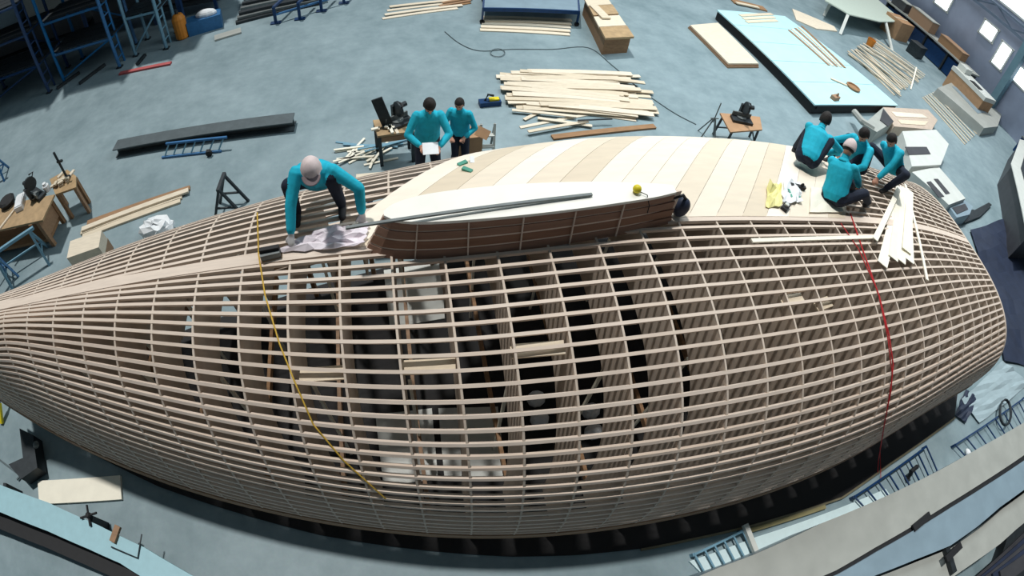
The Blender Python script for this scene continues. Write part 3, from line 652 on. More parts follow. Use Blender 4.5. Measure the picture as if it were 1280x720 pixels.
# drill on the floor, carton, white easel
c = fl(612, 131); t_ = thing('power_planer', 'blue and yellow power planer on the floor by the plank pile', 'tool', c)
MB().box(c+V((0, 0, .07)), (.52, .2, .12), .1).build('planer_body', navy_s, t_); MB().box(c+V((.1, .02, .15)), (.24, .12, .05), .1).build('cover', yellow, t_); MB().tube([c+V((-.12, 0, .12)), c+V((-.06, 0, .3)), c+V((.08, 0, .26))], .03, 6).build('handle', black, t_)
c = fl(585, 193); t_ = thing('carton', 'open brown cardboard carton behind the hull', 'box', (c.x, c.y, 0)); MB().box((c.x, c.y, .3), (.48, .4, .6), .1).build('carton_body', card, t_); MB().bar((c.x-.2, c.y-.2, .6), (c.x-.26, c.y-.42, .66), .36, .012).build('flap', card, t_); MB().bar((c.x+.2, c.y-.2, .6), (c.x+.3, c.y-.1, .75), .3, .012).build('flap', card, t_)
c = fl(607, 190); t_ = thing('step_ladder', 'small white folding step frame behind the hull', 'ladder', c)
for s_ in (-.14, .14):
    MB().bar(c+V((s_, -.18, 0)), c+V((s_, 0, .75)), .05, .03).build('front_leg', gelwhite, t_); MB().bar(c+V((s_, .2, 0)), c+V((s_, 0, .75)), .04, .03).build('rear_leg', gray_s, t_)
for z in (.25, .5): MB().box(c+V((0, -.18+.24*z, z)), (.28, .1, .03)).build('step', gelwhite, t_)
# long wooden bench far behind
zt = .62; tp = xy((757, 49), (793, 47), (757, -6), (729, -4), z=zt)
t_ = thing('wooden_bench', 'long boxy wooden workbench standing on the open floor far behind', 'bench', ((tp[0].x+tp[2].x)/2, (tp[0].y+tp[2].y)/2, 0))
cen = mean(tp); ins = [cen+(Vector(p)-cen)*.9 for p in tp]
MB().prism(ins, 0, zt-.05).build('bench_body', brown_w, t_)
dA = (Vector(tp[3])-Vector(tp[0])); dB = (Vector(tp[2])-Vector(tp[1]))
for i in range(4):
    f0, f1 = i/4+.01, (i+1)/4-.01; q4 = [Vector(tp[0])+dA*f0, Vector(tp[1])+dB*f0, Vector(tp[1])+dB*f1, Vector(tp[0])+dA*f1]; MB().prism(q4, zt-.05, zt+(.0 if i % 2 else .02)).build('top_board', ply_t if i % 2 == 0 else pale_w, t_)
lay((742, 8), (758, 24), zt+.02, .3, .05, pale_w, 'pale board lying on the long wooden workbench')
# blue frame cart beside it
tp = xy((604, 10), (724, 14), (722, -14), (606, -16), z=.55); t_ = thing('steel_cart', 'low blue steel cart with grey deck beside the long wooden workbench', 'cart', ((tp[0].x+tp[1].x)/2, (tp[0].y+tp[2].y)/2, 0))
MB().prism(tp, .5, .55).build('deck', gelblue, t_)
cen = mean(tp)
for i in range(4): a, b = tp[i], tp[(i+1) % 4]; MB().bar((a.x, a.y, .5), (b.x, b.y, .5), .06, .12).build('rail', navy_s, t_); MB().box((a.x, a.y, .3), (.06, .06, .42)).build('leg', navy_s, t_); MB().lathe((a.x, a.y-.03, .08), [(.08, 0), (.08, .05)], 12, axis=(0, 1, 0)).build('wheel', black, t_)
# board stack and the pale blue table
tp = xy((861, 31), (911, 81), (950, 81), (897, 28), z=.14); cen = mean(tp)
for i in range(3):
    q4 = [cen+(Vector(p)-cen)*(1-.02*((i*7) % 3)) for p in tp]; one('board', MB().prism([(p.x, p.y) for p in q4], i*.055, i*.055+.05), pale_w if i == 2 else brown_w, ('top pale board of' if i == 2 else 'brown board in')+' the wide low board stack beside the pale blue table', 'board', 'board stack' if i < 2 else None)
tz = .42; tp = xy((896, 12), (1019, 131), (1123, 132), (981, 20), z=tz)
t_ = thing('layout_table', 'very large low pale blue layout table on the floor', 'table', (sum(p.x for p in tp)/4, sum(p.y for p in tp)/4, 0))
A_, B_, C_, D_ = [Vector(p) for p in tp]
for i in range(5):
    f0, f1 = i/5+.0015, (i+1)/5-.0015; MB().prism([A_+(B_-A_)*f0, A_+(B_-A_)*f1, D_+(C_-D_)*f1, D_+(C_-D_)*f0], tz-.05, tz).build('table_sheet', cyanboard, t_)
cen = (A_+B_+C_+D_)/4
for u in (.04, .35, .65, .96):
    for v_ in (.06, .94): q_ = (A_+(B_-A_)*u)*(1-v_)+(D_+(C_-D_)*u)*v_; MB().box((q_.x, q_.y, (tz-.05)/2), (.12, .12, tz-.05)).build('leg', dark_s, t_)
MB().prism([(p.x, p.y) for p in [cen+(q_-cen)*.985 for q_ in (A_, B_, C_, D_)]], .03, tz-.06).build('under_shadow', black, t_)  # black fill standing in for the shadow under the table
for v_ in (.04, .96): a = A_*(1-v_)+D_*v_; b = B_*(1-v_)+C_*v_; MB().bar((a.x, a.y, tz-.12), (b.x, b.y, tz-.12), .08, .14).build('beam', black, t_)
for i in range(5): lay((986+i*4, 38-i*1.2), (1036+i*5, 82+i*.8), tz, .13, .03, pale_w if i % 2 else brown_w, 'thin stick lying in a row on the pale blue table', 'sticks on the table')
for i in range(3): lay((925+i*4, 20+i*4), (965+i*3, 18+i*4), tz, .18, .03, pale_w, 'short board on the far corner of the pale blue table', 'boards on the table corner')
c = fl(1066, 110, tz); t_ = thing('round_tray', 'brown round tray with handle on the pale blue table', 'tray', c)
MB().lathe(c, [(.28, 0), (.30, .08), (.24, .08), (.22, .03), (.05, .03)], 16).build('tray_body', brown_w, t_); MB().bar(c+V((-.3, .05, .03)), c+V((-.95, .35, .03)), .1, .03).build('handle', pale_w, t_)
c = fl(1043, 124, tz); one('block', MB().box(c+V((0, 0, .07)), (.36, .2, .14), .3).lathe(c+V((.05, 0, .14)), [(.05, 0), (.03, .12)], 8), brown_w, 'small brown block with peg on the near edge of the pale blue table', 'block')
# boards and moulds further right
tp = xy((990, 12), (1042, 34), (1046, 40), (1020, 37), (995, 26)); one('curved_board', MB().prism(tp, 0, .06), pale_w, 'pale curved board on the floor beyond the pale blue table', 'board')
lay((915, 2), (956, 12), 0, .5, .06, brown_w, 'wide brown board on the floor behind the pale blue table'); lay((920, 4), (948, 10), .06, .2, .05, pale_w, 'pale narrow board lying on the wide brown board')
zt = 1.0; tp = xy((1031, 0), (1062, 18), (1100, 27), (1118, 27), (1123, 21), (1098, 0), (1075, -16), (1040, -14), z=zt); cen = mean(tp)
t_ = thing('oval_table', 'large oval white-green mould table on splayed white legs', 'table', (cen.x, cen.y, 0)); MB().prism(tp, zt-.06, zt).build('table_top', mat('pale_green_top', (196, 208, 196), .5, .05), t_)
for px, py, qx, qy in ((1050, 43, 1060, 18), (1115, 64, 1107, 27), (1030, 20, 1040, 0), (1098, 28, 1096, 5)): a = fl(px, py); b = fl(qx, qy, zt-.06); MB().bar(a, b, .16, .1).build('leg', gelwhite, t_)
c = fl(1086, 58); one('orange_bucket', MB().lathe(c, [(.18, 0), (.24, .45), (.22, .45), (.17, .05)], 14), orange, 'orange bucket under the oval mould table', 'bucket')
c = V((27.5, 20.4, 0)); t_ = thing('carton', 'large brown carton standing by the right shelves', 'box', c); MB().box(c+V((0, 0, .6)), (1.5, 1.3, 1.2), .1).build('carton_body', card, t_); MB().box(c+V((0, 0, 1.21)), (1.52, .12, .02), .1).build('tape', pale_w, t_)
c = V((27.2, 18.2, 0)); one('dark_crate', MB().box(c+V((0, 0, .35)), (.9, .8, .7), .2).box(c+V((0, 0, .74)), (.95, .85, .08), .2), dark_s, 'dark low crate beside the large brown carton', 'box')
# bench and boxes along the right wall
t_ = thing('wall_bench', 'long grey bench running below the right-hand windows', 'bench', (29.35, 18, 0))
MB().box((29.35, 19.2, 1.3), (1.0, 8.0, .1)).build('bench_top', gelgray, t_)
for i in range(5): MB().box((29.35, 15.4+i*1.9, .62), (.9, .1, 1.25)).build('trestle', dark_s, t_)
for i in range(4): MB().box((29.35, 16.35+i*1.9, .55), (.7, 1.7, 1.0)).build('lower_cabinet', navy_s, t_)
for i, (y, h, m_, lb) in enumerate(((22.2, .6, darkgel, 'dark box on the grey wall bench'), (20.2, .75, brown_w, 'long brown crate on the grey wall bench'), (17.4, .5, brown_w, 'short brown crate at the near end of the grey wall bench'))):
    c = V((29.35, y, 1.35)); t2 = thing('crate', lb, 'box', c)
    MB().box(c+V((0, 0, h/2)), (.8, 1.9 if i else 1.2, h)).build('crate_body', m_, t2); MB().box(c+V((0, 0, h+.02)), (.84, 2.0 if i else 1.3, .05)).build('lid', gelgray if i != 2 else brown_w, t2)
c = V((27.4, 14.0, 0)); t2 = thing('white_cabinet', 'brown carton cabinet with white appliance top below the windows', 'cabinet', c)
MB().box(c+V((0, 0, .55)), (1.3, 2.6, 1.1)).build('cabinet_body', card, t2); MB().box(c+V((0, 0, 1.22)), (1.35, 2.65, .24)).build('top', gelwhite, t2); MB().box(c+V((-.3, -.3, 1.36)), (.5, .7, .05)).build('opening', black, t2); MB().box(c+V((.1, 1.0, 1.5)), (.7, .6, .3)).build('appliance', gelwhite, t2)
for i in range(3):
    c = V((28.6, 9.6-i*1.7, 0)); t2 = thing('tool_trolley', ('dark blue tool trolley against the right wall', 'black tool trolley with white rags against the right wall', 'dark grey tool trolley at the near end of the right wall')[i], 'trolley', c)
    MB().box(c+V((0, 0, .6)), (1.2, 1.4, .9)).build('trolley_body', (navy_s, black, dark_s)[i], t2); MB().box(c+V((0, 0, 1.08)), (1.25, 1.45, .06)).build('trolley_top', gray_s, t2)
    for a in (-.45, .45):
        for b in (-.5, .5): MB().lathe(c+V((a, b-.03, .08)), [(.08, 0), (.08, .06)], 10, axis=(0, 1, 0)).build('wheel', black, t2)
    if i < 2: MB().ellip(c+V((0, .1, 1.22)), .4, .5, .14, 7).build('rag', clothw, t2)
# grey moulds on the floor right of the hull
def mould(name, label, px, z1, m, inner=None, m2=None, slope=.12, name2='recess'):
    tp = [Vector(p) for p in xy(*px, z=z1)]; cen = sum(tp, V((0, 0, 0)))/len(tp); n = len(tp)
    t = thing(name, label, 'mould', (cen.x, cen.y, 0)); lo = [cen+(p-cen)*(1+slope) for p in tp]
    MB().add([(p.x, p.y, 0) for p in lo]+[(p.x, p.y, z1) for p in tp], [tuple(range(n))[::-1], tuple(range(n, 2*n))]+[(i, (i+1) % n, n+(i+1) % n, n+i) for i in range(n)]).build('shell', m, t)
    for k_, pl in enumerate(inner or []):
        q_ = [Vector(p) for p in xy(*pl, z=z1)]; MB().prism(q_, z1+.003, z1+.02).build(name2, m2, t)
    return t
mould('grey_mould', 'large grey tapered mould block on the floor near the windows', [(1172, 110), (1198, 100), (1252, 143), (1247, 158), (1230, 160)], .5, gelgray, [[(1190, 108), (1208, 112), (1235, 140), (1222, 142)]], gelblue, .02, 'top_panel')
mould('wooden_tray_mould', 'flat wooden tray mould with grey front behind the hull end', [(1104, 134), (1160, 137), (1172, 150), (1165, 162), (1118, 158)], .4, mat('tray_wood', (190, 172, 156), .75, .1, 5), [[(1114, 140), (1152, 143), (1160, 148), (1120, 146)], [(1122, 150), (1160, 152), (1156, 157), (1126, 155)]], pale_w, .05, 'slat')
c = fl(1094, 158); t_ = thing('grey_bracket', 'grey angled bracket mould with a bent arm behind the seated workers', 'mould', c)
MB().prism(xy((1080, 155), (1104, 134), (1117, 152), (1096, 165), z=.5), 0, .5).build('block', gelgray, t_); MB().tube([fl(1068, 140, .4), fl(1078, 152, .5), fl(1092, 160, .5)], .12, 8).build('arm', gelgray, t_); MB().prism(xy((1104, 136), (1117, 152), (1110, 158), (1100, 150), z=.52), .5, .53).build('shade_panel', darkgel, t_)  # the dark panel on the block is painted-in shade
mould('white_mould', 'white deck mould with dark oblong opening beside the hull end', [(1128, 164), (1170, 162), (1186, 180), (1176, 206), (1140, 208)], .7, gelwhite, [[(1131, 184), (1158, 184), (1163, 193), (1136, 194)]], darkgel, .06)
mould('white_mould', 'white angular deck mould with two dark slots near the transom', [(1140, 215), (1173, 208), (1207, 248), (1186, 256), (1160, 232)], .6, gelwhite, [[(1167, 224), (1172, 224), (1187, 242), (1182, 243)], [(1158, 228), (1163, 227), (1180, 246), (1173, 247)]], darkgel, .05)
mould('dark_mould', 'dark grey open mould box at the foot of the transom', [(1186, 258), (1205, 250), (1216, 258), (1212, 268), (1196, 272)], .45, gelblue, [[(1190, 260), (1206, 255), (1210, 262), (1196, 268)]], darkgel, .08)
one('steel_plate', MB().prism(xy((1200, 272), (1236, 253), (1240, 256), (1226, 270), (1206, 278), z=.12), .08, .12).box(fl(1215, 268)+V((0, 0, .04)), (.5, .3, .08)), dark_s, 'dark triangular plate lying beside the white angular mould', 'plate')
# dark navy sheet on the floor right of the transom
gr = []
q4 = [fl(1205, 290), fl(1262, 440), fl(1300, 400), fl(1258, 300)]
crumple('dark_sheet', [p+V((0, 0, .01)) for p in (fl(1212, 290), fl(1252, 452), fl(1335, 470), fl(1286, 262))], None, darknavy, 'dark navy sheet spread on the floor beyond the transom', 'dark_sheet', .05, 10, .02, 8)
tp = xy((1264, 204), (1275, 174), (1330, 190), (1345, 310), (1285, 300), z=1.2); cen = mean(tp)
t_ = thing('hull_mould', 'tall dark boat mould with white flange at the right edge', 'mould', (cen.x, cen.y, 0)); MB().prism([cen+(Vector(p)-cen)*.94 for p in tp], 0, 1.16).build('mould_body', darkgel, t_); MB().prism(tp, 1.16, 1.2).build('flange', gelwhite, t_); MB().prism([cen+(Vector(p)-cen)*.72 for p in tp], 1.201, 1.22).build('inner_panel', dark_s, t_)

# ------------------------------------------------------------------ left side
zt = .82
t_ = thing('workbench', 'long plywood workbench at the left with tools on top', 'bench', fl(20, 290))
tp = xy((-70, 305), (53, 275), (68, 243), (-60, 272), z=zt); MB().prism(tp, zt-.05, zt).build('bench_top', ply_t, t_)
cen = mean(tp); MB().prism([cen+(Vector(p)-cen)*.88 for p in tp], .12, .2).build('lower_shelf', brown_w, t_)
for p in tp: q_ = cen+(Vector(p)-cen)*.9; MB().box((q_.x, q_.y, (zt-.05)/2), (.1, .1, zt-.05)).build('leg', brown_w, t_)
a, b = [cen+(Vector(tp[k_])-cen)*.9 for k_ in (1, 2)]; MB().bar((a.x, a.y, .5), (b.x, b.y, .5), .03, .5).build('end_panel', brown_w, t_)
t_ = thing('side_table', 'small plywood table heaped with offcuts behind the left workbench', 'table', fl(80, 255))
tp = xy((69, 243), (95, 234), (95, 220), (84, 212), (62, 224), z=zt); MB().prism(tp, zt-.05, zt).build('table_top', ply_t, t_)
cen = mean(tp)
for p in tp: q_ = cen+(Vector(p)-cen)*.85; MB().box((q_.x, q_.y, (zt-.05)/2), (.08, .08, zt-.05)).build('leg', brown_w, t_)
for i in range(12): c = cen+V((rs.uniform(-.2, .2), rs.uniform(-.2, .2), zt+.02+.035*(i % 3))); one('offcut', MB().box(c, (rs.uniform(.1, .3), .08, .035), rs.uniform(0, 3)), pale_w, 'pale offcut heaped on the small table behind the left workbench', 'offcut', 'offcuts on the side table')
a = cen+V((.05, .08, zt)); one('clamp', MB().tube([a, a+V((0, .02, .75))], .03, 6).box(a+V((0, 0, .04)), (.2, .06, .06)).box(a+V((.05, 0, .5)), (.16, .05, .05)), dark_s, 'upright dark bar clamp on the small side table', 'clamp')
mitre_saw(fl(48, 244, zt), 2.6, 'mitre saw with pale guard on the left workbench', 1.1)
c = fl(11, 255, zt); one('tool_case', MB().lathe(c, [(.2, 0), (.24, .12), (.18, .16), (.05, .16)], 12), black, 'black round tool case on the left workbench', 'case')
c = fl(27, 255, zt); one('paper_box', MB().box(c+V((0, 0, .06)), (.22, .5, .12), .3).box(c+V((0, -.02, .13)), (.2, .4, .02), .35), clothw, 'white paper packet on the left workbench', 'packet')
a = fl(-5, 292, zt+.02); b = fl(32, 245, zt+.02); plank(a, b, .05, .03, pale_w, 'narrow pale batten across the left workbench')
c = fl(60, 238, zt); one('white_jar', MB().lathe(c, [(.08, 0), (.09, .15), (.05, .18), (.05, .22)], 10), clothw, 'white jar behind the saw on the left workbench', 'jar')
def sawhorse(c, yaw, L_, h, m, label, group=None):
    c = Vector(c); X = V((math.cos(yaw), math.sin(yaw), 0)); Y = V((-X.y, X.x, 0)); t = thing('sawhorse', label, 'trestle', c, group)
    MB().bar(c-X*L_/2+V((0, 0, h)), c+X*L_/2+V((0, 0, h)), .07, .07).build('top_bar', m, t)
    for s_ in (-1, 1):
        for r_ in (-1, 1): MB().bar(c+X*s_*L_*.42+Y*r_*.32, c+X*s_*L_*.40+V((0, 0, h)), .05, .05).build('leg', m, t)
        MB().bar(c+X*s_*L_*.41-Y*.22+V((0, 0, h*.35)), c+X*s_*L_*.41+Y*.22+V((0, 0, h*.35)), .035, .035).build('brace', m, t)
    MB().bar(c-X*L_*.4+Y*.22+V((0, 0, h*.35)), c+X*L_*.4+Y*.22+V((0, 0, h*.35)), .035, .035).build('stretcher', m, t)
    return t
sawhorse(fl(38, 335), .5, 1.3, .85, teal_s, 'pale blue steel sawhorse in front of the left workbench')
sawhorse(fl(0, 365), 1.2, 1.2, .85, blue_s, 'blue steel sawhorse partly cut by the frame beside the bow')
sawhorse(fl(-5, 225), .3, 1.0, .7, blue_s, 'bright blue steel trestle behind the left workbench')
sawhorse(fl(290, 262), 1.5, .5, .75, dark_s, 'thin dark steel trestle standing behind the forward battens')
c = fl(120, 328); t_ = thing('timber_blocks', 'short stack of two pinkish timber blocks left of the bow', 'blocks', c)
MB().box(c+V((0, 0, .14)), (.85, .5, .28), .25).build('block', brown_w, t_); MB().box(c+V((.02, 0, .43)), (.8, .46, .28), .2).build('block', pale_w, t_)
c = fl(200, 293)
r = random.Random(5); mb = MB().ellip(c+V((0, 0, .16)), .42, .26, .2, 10); mb.v = [V((p.x+r.uniform(-.06, .06), p.y+r.uniform(-.06, .06), max(.004, p.z+r.uniform(-.05, .06)))) for p in mb.v]
one('plastic_bag', mb, clothw, 'crumpled white plastic bag on the floor behind the bow', 'bag')
# steel beam and ladder
a = fl(146, 196); b = fl(368, 163); d = (b-a).normalized(); y_ = V((-d.y, d.x, 0)); t_ = thing('steel_beam', 'long dark steel beam lying on the floor at the left', 'beam', (a+b)/2)
L_ = (b-a).length; mid = (a+b)/2; beam_m = mat('beam_steel', (84, 94, 98), .5, .15, 6, metal=.2)
MB().obox(mid+y_*.15+V((0, 0, .015)), d, y_, V((0, 0, 1)), L_, .4, .03).build('lower_flange', beam_m, t_); MB().obox(mid+y_*.15+V((0, 0, .13)), d, y_, V((0, 0, 1)), L_, .03, .2).build('web', beam_m, t_); MB().obox(mid+y_*.15+V((0, 0, .245)), d, y_, V((0, 0, 1)), L_, .4, .03).build('upper_flange', beam_m, t_)
t_ = thing('ladder', 'short blue ladder leaning against the dark steel beam', 'ladder', fl(240, 194))
p0, p1, q0, q1 = fl(203, 198), fl(277, 190), fl(208, 181, .28), fl(284, 173, .28)
for a, b in ((p0, p1), (q0, q1)): MB().bar(a+V((0, 0, .03)), b+V((0, 0, .03)), .05, .05).build('rail', blue_s, t_)
for i in range(7): u = .05+i*.15; MB().bar(p0+(p1-p0)*u+V((0, 0, .03)), q0+(q1-q0)*u+V((0, 0, .03)), .03, .03).build('rung', teal_s, t_)
c = fl(262, 196); one('caster', MB().lathe(c+V((0, 0, .08)), [(.08, 0), (.08, .06)], 12, axis=(0, 1, 0)).box(c+V((0, .03, .14)), (.1, .1, .04)), black, 'black caster wheel lying by the blue ladder', 'wheel')

# ------------------------------------------------------------------ scaffolding and stores at the far left
def scaffold(x0, x1, y0, y1, h, m, label, lifts=(1.1, 2.3, 3.4), ladder=True, decks=True):
    t = thing('scaffold_tower', label, 'scaffold', ((x0+x1)/2, (y0+y1)/2, 0))
    for x in (x0, x1):
        for y in (y0, y1): MB().tube([(x, y, 0), (x, y, h)], .06, 6).build('post', m, t); MB().box((x, y, .02), (.2, .2, .04)).build('foot_plate', dark_s, t)
    for z in lifts:
        if z > h: continue
        for y in (y0, y1): MB().tube([(x0, y, z), (x1, y, z)], .045, 6).build('ledger', m, t)
        for x in (x0, x1): MB().tube([(x, y0, z), (x, y1, z)], .045, 6).build('transom_bar', m, t)
        if decks:
            for i in range(3): MB().box(((x0+x1)/2, y0+(y1-y0)*(.2+.3*i), z+.07), (x1-x0+.2, (y1-y0)*.28, .05)).build('deck_board', dark_s, t)
    MB().tube([(x0, y0, .15), (x1, y0, lifts[0])], .035, 6).build('brace', m, t); MB().tube([(x1, y1, lifts[0]), (x0, y1, lifts[1])], .035, 6).build('brace', m, t)
    if ladder:
        for i in range(8): MB().tube([(x1, y0, .3+i*.4), (x1, y0+.45, .3+i*.4)], .025, 6).build('rung', m, t)
        MB().tube([(x1, y0+.45, 0), (x1, y0+.45, h)], .04, 6).build('ladder_rail', m, t)
    return t
scaffold(-15.6, -12.2, 14.6, 16.2, 4.2, navy_s, 'navy steel scaffold tower at the far left')
scaffold(-11.7, -9.3, 15.0, 16.6, 4.0, blue_s, 'bright blue steel scaffold tower beside the navy tower')
scaffold(-8.9, -7.7, 15.6, 16.8, 3.2, teal_s, 'narrow pale blue scaffold tower with ladder rungs', lifts=(1.4, 2.8))
scaffold(-19.6, -16.3, 15.2, 17, 4.2, navy_s, 'navy scaffold bay at the edge of the picture')
t_ = thing('shade_deck', 'dark steel deck added out of view above the scaffold towers to shade them', 'platform', (-14.5, 17.5, 0))  # unseen deck, added to cast shade on the scaffold corner
MB().box((-15, 18.6, 4.55), (15.6, 4.4, .16)).build('deck', navy_s, t_)
for x in (-22.4, -17.5, -7.6):
    for y in (17.3, 20.5): MB().box((x, y, 2.24), (.18, .18, 4.47)).build('column', navy_s, t_)
t_ = thing('store_rack', 'dark storage rack with grey panels behind the scaffold towers', 'rack', (-12, 18.6, 0))
for x in (-18, -15, -12, -9, -6.5): MB().box((x, 18.0, 2.0), (.12, .12, 4.0)).build('upright', navy_s, t_); MB().box((x, 19.4, 2.0), (.12, .12, 4.0)).build('upright', navy_s, t_)
for z in (.5, 1.7, 3.0):
    MB().box((-12.2, 18.7, z), (11.8, 1.5, .1)).build('shelf', dark_s, t_)
for i in range(4): MB().box((-16.5+i*3, 18.8, 2.35), (2.6, 1.2, 1.1)).build('stored_panel', gelgray if i % 2 else gelblue, t_); MB().box((-16.5+i*3, 18.8, 1.05), (2.4, 1.2, .9)).build('stored_bale', darkgel, t_); MB().box((-16.5+i*3, 18.8, 3.5), (2.7, 1.1, .8)).build('stored_sheet', gelgray if i % 2 else darkgel, t_)
c = fl(229, 47); t_ = thing('gas_canister', 'small yellow gas canister by the scaffold end', 'canister', c); MB().lathe(c, [(.2, 0), (.24, .05), (.24, .75), (.16, .9), (.08, .92)], 14).build('canister_body', orange, t_); MB().lathe(c+V((0, 0, .92)), [(.05, 0), (.06, .12), (.03, .14)], 8).build('valve', dark_s, t_)
lay((150, 93), (214, 80), 0, .16, .06, redp, 'reddish painted bar lying in front of the scaffold', name='red_bar', cat='bar')
for i, (p, q_) in enumerate((((72, 112), (100, 92)), ((100, 106), (132, 82)), ((172, 82), (182, 70)))): lay(p, q_, .0, .1, .1, dark_s, 'dark steel offcut at the feet of the scaffold', 'steel offcuts', 'steel_offcut', 'offcut')
c = fl(258, 36); t_ = thing('parts_bin', 'blue parts bin with pale rags inside near the yellow canister', 'bin', c); MB().box(c+V((0, 0, .25)), (1.2, .6, .5), .25).build('bin_body', blue_s, t_); MB().ellip(c+V((.1, .05, .55)), .4, .22, .16, 7).build('rag', clothw, t_)
c = fl(285, 44); one('grey_board', MB().box(c+V((0, 0, .03)), (.9, .4, .06), .3), gelgray, 'flat grey board on the floor near the blue parts bin', 'board')
for i in range(7): lay((295+i*2, 30-i*6), (400+i*4, 5-i*5), .1*(i % 3), .2, .09, gray_s if i % 2 else dark_s, 'steel section in the dark stack of profiles at the far left', 'stacked steel profiles', 'steel_profile', 'profile')
t_ = thing('profile_rack', 'low blue rack holding the dark steel profiles', 'rack', fl(350, 20))
for px, py in ((345, 29), (375, 24), (402, 14), (430, 4)):
    c = fl(px, py); MB().box(c+V((0, 0, .3)), (.09, .09, .6)).build('post', navy_s, t_); MB().bar(c+V((0, 0, .58)), c+V((.3, 1.0, .58)), .08, .08).build('arm', navy_s, t_)
    MB().box(c+V((0, 0, .02)), (.35, .2, .04)).build('foot', navy_s, t_)
a = fl(345, 29); b = fl(430, 4); MB().bar(a+V((0, 0, .3)), b+V((0, 0, .3)), .06, .06).build('rail', blue_s, t_)

# ------------------------------------------------------------------ near side, below the camera
def band(name, m, up_, lo_, z, th, t):
    n = len(up_); a = [fl(*p, z) for p in up_]; b = [fl(*p, z) for p in lo_]
    MB().loft([[a[i], b[i], b[i]-V((0, 0, th)), a[i]-V((0, 0, th))] for i in range(n)]).build(name, m, t)
t_ = thing('deck_mould', 'long grey deck mould with flat flange lying alongside the hull', 'mould', (8, -1.2, 0))
up_ = [(860, 726), (897, 710), (943, 693), (1027, 654), (1110, 619), (1170, 590), (1220, 562), (1290, 522)]; mid_ = [(985, 738), (1015, 726), (1045, 713), (1093, 685), (1145, 655), (1187, 629), (1227, 604), (1290, 562)]
band('flange', gelgray, up_, mid_, .95, .05, t_)
mid2 = [(x+4, y+4) for x, y in mid_]; lo2 = [(1030, 748), (1060, 735), (1095, 719), (1143, 700), (1188, 682), (1222, 658), (1250, 634), (1296, 600)]
band('slot', black, mid_, mid2, .93, .05, t_)
band('inner_panel', gelblue, mid2, lo2, .97, .05, t_)
lo3 = [(1100, 765), (1130, 752), (1160, 738), (1190, 722), (1222, 700), (1250, 680), (1270, 662), (1310, 628)]
band('lower_panel', gelgray, [(x+3, y+2) for x, y in lo2], lo3, .8, .05, t_)
A = [fl(*p, .9) for p in up_]; 
MB().loft([[p, p+V((0, -.06, 0)), V((p.x, p.y-.06, 0)), V((p.x, p.y, 0))] for p in A]).build('mould_side', gelblue, t_)
for px, py in ((1152, 652), (1192, 690)): c = fl(px, py, .98); MB().box(c, (.5, .12, .04), .1).build('hatch', black, t_)
for i, x in enumerate((3.5, 7, 10.5)): MB().box((x+.5, -1.3, .45), (.12, 1.4, .9)).build('support', dark_s, t_)
t_ = thing('dark_pallet', 'dark pallet of purple-edged sheets beyond the deck mould', 'pallet', fl(1262, 690))
for i in range(5): p = [(1215+i*9, 735-i*3), (1300, 655+i*8)]; a = fl(*p[0], .3+.05*i); b = fl(*p[1], .3+.05*i); MB().bar(a, b, .3, .04).build('sheet', darknavy if i % 2 else darkgel, t_)
c = fl(1262, 690); MB().box(c+V((0, 0, .13)), (2.2, 1.0, .26), .5).build('pallet_base', dark_s, t_)
# pale boards on the floor between hull and mould
one('floor_board', MB().prism(xy((860, 702), (943, 672), (1047, 636), (1105, 612), (1112, 622), (1027, 656), (943, 694), (880, 722)), .0, .05), mat('pale_board', (206, 226, 228), .6, .05), 'long pale board lying on the floor under the hull side', 'board')
lay((935, 664), (1030, 634), 0, .07, .05, mat('yellow_edge', (136, 128, 90), .7), 'thin yellowish strip along the pale floor board')
def frame_panel(pts, n, m, label, z=.12, group=None):
    a, b, c, d = [fl(*p, z) for p in pts]; t = thing('barred_gate', label, 'gate', ((a+b)/2).x and V((((a+b)/2).x, ((a+b)/2).y, 0)), group)
    for u, w_ in ((a, b), (d, c)): MB().bar(u, w_, .035, .035).build('rail', m, t)
    for i in range(n): f = i/(n-1); MB().bar(a+(b-a)*f, d+(c-d)*f, .025, .025).build('bar', m, t)
    for u in (a, b, c, d): MB().box((u.x, u.y, z/2), (.05, .05, z)).build('foot', m, t)
    return t
frame_panel([(1068, 621), (1158, 558), (1172, 590), (1086, 640)], 8, navy_s, 'dark blue barred steel gate lying beside the pale board')
frame_panel([(1194, 556), (1282, 496), (1296, 524), (1212, 576)], 9, navy_s, 'dark blue barred steel gate lying near the transom end')
frame_panel([(868, 693), (928, 664), (942, 692), (884, 722)], 6, teal_s, 'pale blue barred steel gate lying at the end of the deck mould')
a = fl(928, 657, .1); b = fl(941, 690, .1); plank(a+V((0, 0, .075)), b+V((0, 0, .075)), .08, .08, gelwhite, 'short white post lying across the pale blue steel gate', 'post', name='post')
c = fl(1134, 592); t_ = thing('power_drill', 'black cordless drill lying by the dark blue gate', 'drill', c); MB().tube([c+V((-.12, 0, .2)), c+V((.12, .03, .2))], .045, 8).build('drill_body', black, t_); MB().bar(c+V((-.05, 0, .2)), c+V((-.09, -.1, .03)), .05, .05).build('grip', black, t_); MB().box(c+V((-.09, -.1, .03)), (.1, .1, .06)).build('battery', dark_s, t_)
lp = [fl(1250+7*math.cos(a), 520+16*math.sin(a))+V((0, 0, .2)) for a in np.linspace(0, 6.28, 16)]; one('cable_coil', MB().tube(lp, .025, 5).tube([V((p.x, p.y, .17)) for p in lp], .025, 5), dark_s, 'coil of dark cable on the floor frame near the transom', 'cable')
c = fl(1208, 567); one('rag', MB().ellip(c+V((0, 0, .05)), .08, .1, .06, 6), clothw, 'tiny white rag on the floor by the barred frame', 'rag')
